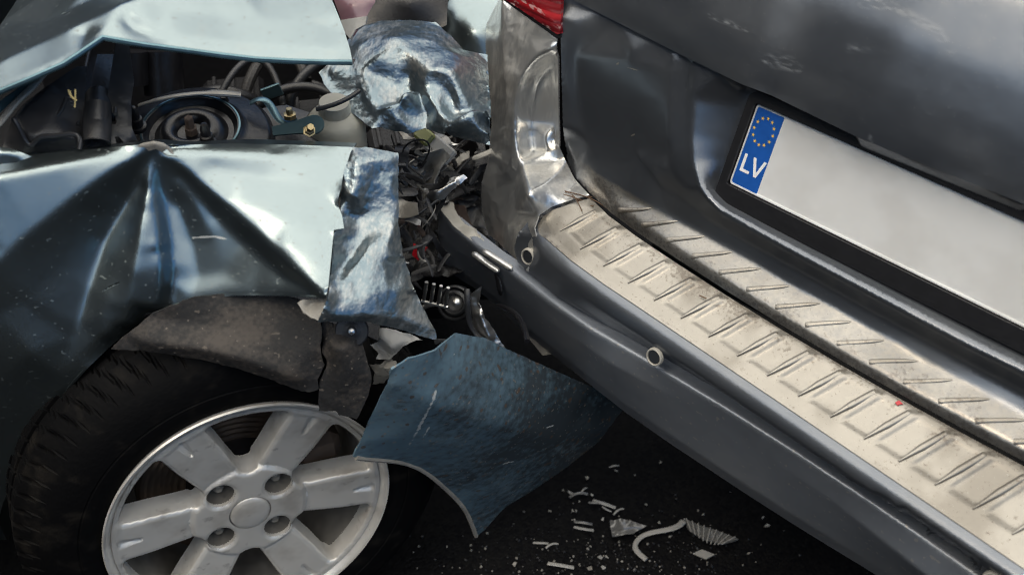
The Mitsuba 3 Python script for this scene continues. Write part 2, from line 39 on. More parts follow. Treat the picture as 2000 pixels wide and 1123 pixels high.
'fender': {'o':[0,1.12,0.66],'u':[1,0,0],'n':[0,-0.8319,0.55493],'out':[[-644.5,161.9,-2],[-607.7,168.5,-2],[-554.3,175.2,-6],[-489,181.2,-12],[-449.8,184.8,-8],[-426,186.6,-6],[-409.2,184.9,-22],[-342,186.9,-38],[-275.4,185.7,-48],[-220,183.8,-54],[-195.1,182.6,-56],[-204.5,153.4,-38],[-206.7,131.1,-16],[-209.8,115.4,-10],[-203.3,102.1,-6],[-199.7,86.8,4],[-211.1,85.3,10],[-211.9,72.9,14],[-213.1,43.9,30],[-213.4,21.5,46],[-217,7.5,44],[-240.9,7,29],[-275,6.3,8],[-308.4,5.3,-6],[-341.6,3.5,-16],[-374.8,-1.2,-24],[-407.8,-8.9,-30],[-426.5,-16.2,-33],[-450.6,-28,-45.1],[-473.2,-42.1,-44.9],[-498.3,-62.8,-41.9],[-525.7,-89.4,-35.6],[-568.5,-133.2,-61.2],[-615.5,-186.8,-93.4],[-658.8,-247,-128.7],[-691.2,-298.1,-160.4],[-725.4,-365.1,-201.5],[-752.5,-441.2,-248.6],[-826.3,-441.2,-248.6],[-756.4,-224.2,-107.5],[-697.7,-39.7,-2.4],[-673.4,55.6,26],[-674.2,157,0]],'lines':[[[-427,182.4,-9],[-467.9,160.1,-1],[-515.1,124,7],[-568.8,81.9,14],[-605.3,50,17],[-673.9,0.2,18]],[[-658.5,132.3,24],[-599.1,149.6,21],[-530.6,163.2,10],[-468.7,175.8,-5]],[[-430.5,175.1,-12],[-466.2,119.5,-30],[-496.6,69.5,-32],[-516.1,13.4,-28],[-533.7,-37.1,-28],[-555.9,-76.1,-33]],[[-504.9,101.7,-14],[-543,46.3,-11],[-579.9,3.4,-6],[-652.6,-32.9,1]],[[-426.9,175.1,-10],[-436.2,132.5,-10],[-444.3,83.8,-5],[-453.6,34.6,-4],[-464.4,-9.5,-10],[-466.7,-30.8,-19]],[[-443.5,132.2,-22],[-463.3,95.1,-22],[-479.6,51.9,-18],[-493.8,2.2,-16],[-499.7,-23.1,-18],[-490.1,-40.9,-19]],[[-430.8,126.2,-16],[-423.9,83.3,-13],[-421,40.1,-11],[-422.6,15,-14],[-432.4,-13.8,-19]],[[-426.2,175.1,-14],[-423,119.5,-29],[-417.5,76,-29],[-415.3,38.6,-28],[-419.9,3.5,-32]],[[-421.9,176.4,-12],[-403.8,150.6,-21],[-386.8,122.8,-24],[-372.4,94.9,-25],[-360.6,70.1,-25],[-348.4,32.9,-22]],[[-424,169.1,-14],[-408.1,113.2,-33],[-393.8,69.5,-33],[-384.9,25.8,-30]],[[-420,180,-10],[-398.4,164.2,-14],[-368.4,138.5,-14],[-337.5,111.7,-10],[-305.4,84.1,-0],[-272.4,56.6,16],[-239.3,29.5,36],[-216,11.2,50]],[[-401.6,147.5,-24],[-360,101.1,-26],[-321.9,67.5,-18],[-268.4,26.6,8],[-234.3,12.8,32]],[[-401.3,177.6,-15],[-339.3,175.1,-25],[-273.2,170.8,-34],[-224.5,166.4,-40],[-195.4,163.9,-46]],[[-357.6,156.7,-22],[-297,144.4,-26],[-234.7,132.2,-22],[-212.2,114,-14]],[[-319,117.2,-10],[-268.3,96.4,1],[-230.7,84.7,9],[-213.6,81.7,10]],[[-266.2,66.9,16],[-231.3,49.8,28],[-218,38.3,34]],[[-240.4,15.7,31],[-274.6,15.6,9],[-308.2,14.6,-6],[-354.5,11.9,-19],[-394.2,2.2,-27],[-420.9,-9.1,-32]],[[-508.3,-52.6,-25.5],[-551.1,-89.4,-35.6],[-608.5,-140.2,-63.5],[-667.2,-209.7,-103.8]],[[-586.7,-66.9,-15.7],[-649.8,-116.2,-41.5],[-709.5,-224.2,-107.5]]],'holes':[]},
'torn_fold': {'o':[0,1.12,0.66],'u':[1,0,0],'n':[0,-0.8319,0.55493],'out':[[-445,183,4],[-434.5,187.8,6],[-421.8,189.6,8],[-410.4,187.8,6],[-402.1,181.2,2],[-399.8,173.4,0],[-403.4,175.2,2],[-407.6,180,4],[-414.6,175.8,1],[-420,180.6,5],[-430,177.6,2],[-433.8,181.8,5]],'lines':[[[-437.4,184.2,7],[-421.1,185.9,11],[-407.5,183,6]]],'holes':[]},
'fender_flap': {'o':[0,1.12,0.66],'u':[1,0,0],'n':[0,-0.8319,0.55493],'out':[[-204.2,152.8,-36],[-195,183.2,-55],[-165.6,180.7,-62],[-140.7,175.7,-66],[-140,131,-60],[-139.5,87.2,-50],[-135,56,-45],[-122.3,15.9,-40],[-109.9,-12.7,-40],[-95.3,-42.7,-45],[-94.1,-53.7,-45],[-107.3,-50.9,-35],[-131.2,-39.7,-20],[-154.2,-30.9,-2],[-172.2,-24.6,12],[-202.1,-21.5,30],[-226.1,-19.8,42],[-218.6,-1.9,50],[-214,8,48],[-214,22.8,30],[-213.7,54.1,8],[-214.1,80.6,-6],[-204.7,85.7,-14],[-208.9,113.3,-30]],'lines':[[[-215.2,21.3,22],[-192.4,51.8,-20],[-175.1,75.7,-34],[-141.9,104.9,-50]],[[-207.5,13.7,30],[-189,35.8,8],[-172.6,66,-12],[-149,64,-22],[-143.9,88.1,-36]],[[-199.6,27,12],[-171.6,41.2,-0],[-145.6,51.9,-18],[-134.3,50.9,-30]],[[-204.2,-3.9,34],[-170.1,9.1,16],[-130,15.2,-12],[-119,10.1,-30]],[[-209.5,-12.2,40],[-170,-14.9,20],[-130.3,-22.3,-12],[-101,-38.3,-36]],[[-206.8,142.9,-36],[-186.1,144.3,-30],[-163.4,150.1,-50],[-145,146.9,-54]],[[-211,116.2,-36],[-191.9,122.8,-24],[-175.7,115.8,-44],[-148,125,-50]],[[-206.7,97.8,-30],[-188.3,97.1,-42],[-163.3,103.3,-44]],[[-192.8,168.9,-36],[-174.8,167.7,-42],[-151.1,168.8,-55]],[[-212.7,64.8,-12],[-198.6,70.3,-22],[-187.5,78.8,-34]],[[-213.7,35.6,6],[-200.6,52.4,-12]]],'holes':[]},
'torn_tab': {'o':[-0.229,1.0909,0.6704],'u':[0.98759,0.13316,-0.08322],'n':[0.15703,-0.83748,0.52342],'out':[[-22.5,7,-10],[-11.7,11.6,-10],[12.2,12.5,-0],[15.5,3.6,6],[10.4,-8.7,12],[-0.3,-12,12],[-12,-7,4]],'lines':[[[-8.9,1.4,-12],[3,0.9,6]],[[-2.8,7.1,-14],[7,-2.2,14]]],'holes':[]},
'hood': {'o':[0,1.33,0.88],'u':[1,0,0],'n':[0,-0.02999,0.99955],'out':[[-611.3,-137.4,12],[-578.9,-121.3,22],[-544.7,-110.4,32],[-508.1,-96.7,43],[-468.6,-64.7,58],[-425.7,-60.2,46],[-383.6,-54.7,36],[-343,-46.1,24],[-304,-38.7,14],[-263,-30.1,6],[-225.4,-22.5,-0],[-192,-23.1,0],[-196.6,-3.7,5],[-205,24.3,12],[-215.4,52.6,20],[-225.5,79.6,25],[-236.5,145.7,40],[-362.7,134,60],[-471,90,82],[-646.4,341.9,-20],[-698.2,350.4,-40],[-665.4,209,-30],[-659.8,171.5,-25],[-656.8,128.3,-20],[-653.8,86.5,-15],[-664.2,3.5,-10]],'lines':[[[-469.2,-62.4,58],[-464.2,-46.2,64],[-455.8,-20.8,71],[-424.6,14.2,74],[-369,104.3,68]],[[-612.7,-86.6,24],[-590.4,-75.2,32],[-541.4,-49.9,44],[-492.9,-36.8,60],[-459.6,-19.6,71]],[[-497,-44.6,49],[-473.1,-56.7,60]],[[-631.8,-5.4,6],[-621.5,3.2,8],[-575.2,27.8,22],[-520.5,29.5,44],[-483,59.2,50]],[[-452.7,-25.6,69],[-434.2,-30.3,61],[-407.3,-43.5,43]],[[-453.3,-53.8,57],[-438.7,-46.3,50],[-413,-44.7,43]],[[-452.5,-23.2,61],[-441.9,-31.6,51],[-421.8,-39.7,43.5]],[[-406.4,-2.1,56],[-350.7,12.6,41],[-274.5,26.9,26],[-226.5,33.9,15]],[[-391.6,-40.6,44],[-322.1,-25.7,25],[-246.5,-12.1,10],[-204.3,-8,4]]],'holes':[]},
'crumpled_nose': {'o':[-0.05,1.42,0.74],'u':[0.99271,-0.05487,0.10731],'n':[-0.12053,-0.45197,0.88385],'out':[[-214.3,62.9,20],[-202.1,75.1,20],[-167,78.1,20],[-183.8,123.8,-0],[-170.1,152.7,-10],[-143.4,168.7,-20],[-101,173.8,-30],[-63.6,167.1,-30],[-41,142.7,-30],[-22.2,117.1,-30],[10.6,112.6,-40],[16.9,29.1,-30],[21.6,-56.4,-0],[-18.4,-43.6,-0],[-46.3,-33.8,0],[-67.5,-24.4,-0],[-87.1,-33.8,5],[-110.7,-30.3,10],[-123.6,-27.6,15],[-134.9,-31.3,20],[-161.9,-7.3,20],[-187.7,20.6,22],[-203.8,41.2,22]],'lines':[[[-202.1,57.9,16],[-181.1,21.3,20],[-155,-6.2,20]],[[-160.9,103.1,18],[-152.5,54.6,28],[-139.6,5.4,28],[-122.7,-22.7,20]],[[-147.8,122.5,10],[-109,108.5,26],[-82.6,73.6,28],[-87.3,54.2,8]],[[-130.9,72.5,33],[-95.5,59.1,14],[-89.2,54,2]],[[-132.2,52.2,14],[-110.3,41.2,8],[-89.9,32,2]],[[-103.2,-4.6,40],[-91,11.1,45],[-78.8,20.3,35],[-88.1,24.5,10]],[[-99.8,-20.8,30],[-100,19.8,6],[-80.6,29.2,-5],[-61,-3.5,-0]],[[-88.9,56.8,4],[-64.3,11.4,22],[-35.5,-19.6,24],[-27.9,-18.5,8]],[[-78.3,45.8,20],[-48.7,45.4,36],[-28.9,43.7,30],[-13.8,5.8,12]],[[-44.4,35.1,20],[-32.5,18.8,6],[-29.8,-4.5,-2]],[[-57,115.1,0],[-33.5,91.1,8],[-0.9,76.7,-12]],[[-28.5,-27.9,24],[-3.1,-20.1,34],[20,-11.6,30]],[[-26,-6,0],[1.2,-3.2,-4]],[[-35.9,-36.7,20],[-0.4,-36.1,28],[25.7,-44.9,20]],[[-192.4,59,26],[-164.6,44.3,20],[-141.3,-8.4,18]]],'holes':[]},
'far_wing': {'o':[-0.0655,1.78,0.6839],'u':[0.96775,-0.15736,0.1967],'n':[-0.2519,-0.60455,0.75569],'out':[[-90.1,12.9,-50],[-43.2,22.3,0],[-17.9,90.3,0],[55,99.1,0],[49.8,-75.3,-20],[14.5,-71.3,-10],[-12.4,-50.8,0],[-42.6,-23.3,0]],'lines':[[[-22.6,-1.7,10],[13,-25,15],[46.7,-22.5,0]]],'holes':[]},
'dark_gap': {'o':[-0.1888,1.72,0.7328],'u':[0.9949,-0.05115,0.08696],'n':[-0.10089,-0.50443,0.85754],'out':[[-34.6,-33.9,-0],[-60.3,96.4,-0],[93.9,85.7,0],[88,-26.4,-10],[45.2,-35.7,-20],[-8.8,-34.9,-10]],'lines':[[[2.4,17.5,15],[35.4,3.1,20],[64.9,16.7,10]]],'holes':[]},
'headlamp_lens': {'o':[-0.2012,1.46,0.8559],'u':[0.97943,-0.11431,0.16627],'n':[-0.20177,-0.55488,0.80709],'out':[[-35.1,29.9,0],[-35.1,82.9,0],[25.7,75.8,0],[22.5,19.8,0],[12.5,2.4,0],[-6.1,-25.2,0],[-16.1,-21.2,0]],'lines':[[[-10.4,13.4,12],[13.2,19.2,10]]],'holes':[]},
'headlamp_rim': {'o':[-0.2012,1.46,0.8559],'u':[0.97943,-0.11431,0.16627],'n':[-0.20177,-0.55488,0.80709],'out':[[-23.1,-3.3,4],[-5.6,-2.2,4],[12.6,-1.2,4],[10.2,-10.7,0],[-2.2,-17.8,2],[-9.5,-30.3,2],[-16.8,-22.2,2]],'lines':[],'holes':[]},
'bumper_cover': {'o':[-0.2059,1.08,0.4272],'u':[0.85591,0.51472,0.04993],'n':[0.51713,-0.85191,-0.08264],'out':[[-0,0,0],[9.3,19.8,0],[26.5,63.7,6],[44.2,111.6,12],[58,158,20],[82.9,164,20],[120.5,151.3,15],[168.1,124.3,-20],[218.8,76,-30],[266.9,16.9,-30],[342.4,-67.4,-25],[412,-141.1,-15],[446.3,-171.5,0],[438,-187.3,0],[398.5,-237.7,0],[342.6,-262.1,0],[277.4,-278.2,0],[226.8,-288.1,0],[189.9,-319.3,0],[176.2,-325.3,0],[168.3,-281.5,0],[156.6,-232.1,0],[137,-181.2,0],[114.3,-131,0],[88.6,-85,0],[59.6,-50.6,0],[27.5,-23.6,-0]],'lines':[[[22.3,28.6,8],[73.1,18.5,20],[142.5,-53.1,28],[198.1,-209.1,12]],[[55.3,131.1,28],[103.4,83.4,40],[202.6,-28,36],[322.1,-169.9,12]],[[123.5,120.5,20],[202.6,31.6,10],[345.7,-113.5,0]]],'holes':[]},
'arch_liner': {'o':[0,1.095,0.55],'u':[0.99869,0.04863,-0.01569],'n':[0.0511,-0.95047,0.3066],'out':[[-484.5,54.7,-0],[-481,58.7,0],[-463.1,74.1,-4],[-431.3,97.7,-10],[-383,112.5,-20],[-329.2,114,-30],[-273.9,109.4,-30],[-233.3,95.8,-20],[-231.5,63.7,-0],[-233.5,45.1,4],[-229.6,28.9,2],[-239.1,10.2,6],[-238.6,-2.5,6],[-249.4,-6.4,6],[-259,-5.8,4],[-272.3,0.2,4],[-295.6,9.6,2],[-334.4,25.6,-0],[-380.2,38.5,-0],[-418.7,47,-0],[-452.4,52.6,-0]],'lines':[[[-443.4,66,6],[-382.6,58.3,10],[-329,43.4,10],[-275.1,18.9,12]],[[-415,83,-12],[-342.1,74.5,-12],[-249.5,45.5,4]]],'holes':[]},
'arch_liner_b': {'o':[0,1.095,0.55],'u':[0.99869,0.04863,-0.01569],'n':[0.0511,-0.95047,0.3066],'out':[[-231.2,78.7,-20],[-188.1,67.5,-20],[-181,39.1,-6],[-177.5,29.6,-4],[-172,6.9,-0],[-175.2,-8.6,-0],[-183.5,-27.2,2],[-194.4,-46.7,4],[-204.4,-42.8,4],[-216.3,-41,4],[-219.7,-33.8,4],[-240.6,-33.9,4],[-237.2,6,2],[-226.1,27.8,-0],[-231.5,43.2,0]],'lines':[[[-211.2,55.1,12],[-210.5,12.8,10],[-210.9,-24.4,6]],[[-192.9,69.7,-0],[-188.4,24.2,6]]],'holes':[]},
'white_trim': {'o':[-0.158,1.16,0.5448],'u':[0.99859,0.04809,-0.02263],'n':[0.05315,-0.90354,0.4252],'out':[[-16.9,27.7,-0],[-15.9,9.8,4],[-24.2,8.4,8],[-12.7,-3.5,10],[-15.9,-9,14],[0.3,-9.9,12],[10,-4.5,8],[26.7,10.3,8],[43.5,10.3,-0],[26.7,18.8,-0],[0.7,27.5,-0]],'lines':[[[-8.8,17.6,12],[4.3,6.3,20],[26.5,13.3,-0]],[[-16.1,8.5,-0],[-3.5,-6.8,-0]]],'holes':[]},
'rusty_trim': {'o':[-0.158,1.16,0.5448],'u':[0.99859,0.04809,-0.02263],'n':[0.05315,-0.90354,0.4252],'out':[[-25.5,-21.7,-0],[-7.8,-14.6,10],[1.3,-5.6,4],[9.2,-27.9,-0],[10.9,-40.5,-0],[3,-30.7,12],[-7.6,-45.7,4],[-22.4,-48.2,-0],[-18,-29.6,10]],'lines':[[[-12.9,-20,14],[2.7,-22.2,-0]]],'holes':[]},
'inner_wing': {'o':[-0.4847,1.3,0.8034],'u':[0.93592,0.20828,-0.28402],'n':[0.35221,-0.55347,0.75473],'out':[[-15.1,-40.9,0],[-15.7,-15.6,0],[-17.6,17.8,-0],[-15.4,52.1,-0],[-12.6,97.4,-0],[1.6,114.6,-10],[13.4,53.7,-10],[11.2,21.9,-0],[14.5,-13.7,6],[22,-27.3,-0]],'lines':[[[8.9,16.7,4],[14.3,-27.1,6]]],'holes':[[[-17.8,4.2,-0],[-13.8,6.8,0],[-8.1,2.9,-0],[-3.7,-7.3,-0],[-5.3,-10.8,0],[-16.8,-9.1,-0]],[[-4.7,-26.2,-0],[0,-25.5,-0],[7.1,-32.7,2],[-1.7,-35.1,-0]]]},
'strut_shelf': {'o':[-0.3032,1.405,0.7213],'u':[1,0,0],'n':[0,-0.30113,0.95358],'out':[[-194.1,-35.2,-0],[-203.6,-10.6,0],[-200.3,57.9,-20],[-113.1,80.7,-30],[-69.7,49.3,-10],[-45,32.4,0],[-6.4,49.3,-10],[39.4,22.4,0],[58,-35.2,-0],[59.4,-52.5,0],[-189.9,-61.1,0]],'lines':[[[-69.1,20.3,12],[-41.2,8.3,6],[-29.1,-17.7,0]]],'holes':[]},
'cowl': {'o':[-0.5606,1.26,0.8213],'u':[0.979,0.12735,-0.15919],'n':[0.20386,-0.61158,0.76447],'out':[[-57.4,-55.3,-20],[-40.1,7,-10],[-27.7,20.6,0],[-3.2,45.2,-0],[28.7,77.9,-10],[39.2,82.6,-20],[40.7,32.5,-10],[43,-29.4,-10],[-16.4,-36.5,-10]],'lines':[[[-35.6,-1.4,12],[-11.3,-33.5,16],[26.4,-20.1,12],[42.4,-18.4,10]],[[-2.1,-20.2,22],[21.1,34,0]],[[-25.8,17.3,10],[-1.7,41.1,8]]],'holes':[]},
'cowl_side': {'o':[-0.601,1.27,0.8437],'u':[0.99504,0.0597,-0.0796],'n':[0.0995,-0.59702,0.79603],'out':[[-27.6,-20.6,0],[-10.5,-14.7,-0],[5.6,3.5,0],[23.1,21.9,0],[32.3,39.4,0],[30.5,36.4,10],[13.8,16.6,12],[-8,-3.8,12],[-25.2,-14.6,10]],'lines':[],'holes':[]},
'wing_corner': {'o':[-0.5861,1.2,0.8172],'u':[0.99875,0.02996,-0.03995],'n':[0.04994,-0.59925,0.799],'out':[[-30.3,10.2,0],[-12.5,8,0],[2.4,5.7,-0],[25,-3.3,0],[5.4,-9.9,-4],[-29.3,-14.9,-4]],'lines':[[[-10.4,0.9,4],[7,-0.9,3]]],'holes':[]},
'metal_tab': {'o':[-0.0418,1.36,0.4009],'u':[0.97626,-0.20426,0.07209],'n':[-0.21661,-0.9206,0.32492],'out':[[-20.6,51.2,0],[-3.3,64.7,0],[-7.4,40.2,0],[3.5,18.3,4],[13.3,1.2,-0],[35,-33.1,0],[24.7,-34.9,6],[1.8,-13,8],[-14.7,0.3,4]],'lines':[[[-4.5,36.9,12],[10.6,-10.6,12]]],'holes':[]},
'under_strip': {'o':[0.0276,1.4,0.3492],'u':[0.75913,-0.55818,0.33491],'n':[-0.65094,-0.65094,0.39057],'out':[[-38.4,29.9,0],[-30,30.9,0],[35.5,-19.2,0],[50.5,-21.1,0],[25.5,-27.8,0],[-5.1,-3.1,0]],'lines':[],'holes':[]},
'torn_flange': {'o':[-0.0626,1.5006,0.485],'u':[0.72176,-0.69214,0],'n':[-0.15015,-0.15657,0.97619],'out':[[-69,-3.4,5],[-21.9,-18.4,5],[14.7,-23.9,5],[49.1,-27.7,5],[80.7,-31.7,5],[109,-32.6,5],[153.5,-37.2,5],[198.6,-41.5,5],[182.8,-34.2,4],[153.6,-26.6,3],[120.6,-22.1,3],[106.9,-20.8,3],[100.5,-25.8,-0],[72.4,-20.8,0],[47.3,-14.1,3],[22.3,-8.6,3],[19.1,-6,9],[4.2,-8.5,10],[-7,-5.7,3],[-27.3,1.2,3],[-43.6,8.5,3],[-54.5,17.1,3],[-72.7,16.2,-0]],'lines':[],'holes':[]},
'torn_liner': {'o':[-0.0565,1.5469,0.45],'u':[0.72176,-0.69214,-0],'n':[-0.36684,-0.38253,0.848],'out':[[-74.3,2.4,-0],[-55.6,9.5,8],[-32.3,15.1,12],[-24.6,7.3,4],[-3.9,-4.9,-4],[26.4,-10.9,-10],[56,-14.1,-12],[101.9,-15.1,-10],[146.8,-21.9,-6],[187.1,-36.2,-0],[151.1,-41.1,4],[101.7,-38.3,6],[41.1,-31.8,6],[-2.5,-27,6],[-39.5,-19,4]],'lines':[],'holes':[]},
'lamp_bowl': {'o':[-0.1231,1.475,0.5931],'u':[0.99504,-0.0597,0.0796],'n':[-0.0995,-0.59702,0.79603],'out':[[-36.4,-30,0],[-40,-2.6,0],[-26.9,22.1,-0],[-4.4,35.5,0],[22.8,42.5,0],[33.5,30.3,-0],[17.2,11.2,0],[9.9,-5.8,0],[8.7,-29.1,0],[-14.4,-39.3,0]],'lines':[[[-28.4,-10.9,-12],[-13.1,22.3,-30],[8.9,31.3,-12]],[[-6.9,-16.9,-20],[-12.8,6.3,-30]]],'holes':[]},
'lamp_glass': {'o':[-0.1002,1.46,0.5901],'u':[0.98058,-0.11767,0.15689],'n':[-0.19612,-0.58835,0.78446],'out':[[-25,-17.8,0],[-19.5,-6.2,4],[7.3,3.2,8],[31.4,11.4,4],[35.8,7,-0],[15.9,-10.9,2],[2.6,-23.4,-0],[-14.2,-25.5,0]],'lines':[[[-8.1,-17.2,12],[22.1,-2.1,12]]],'holes':[]}}
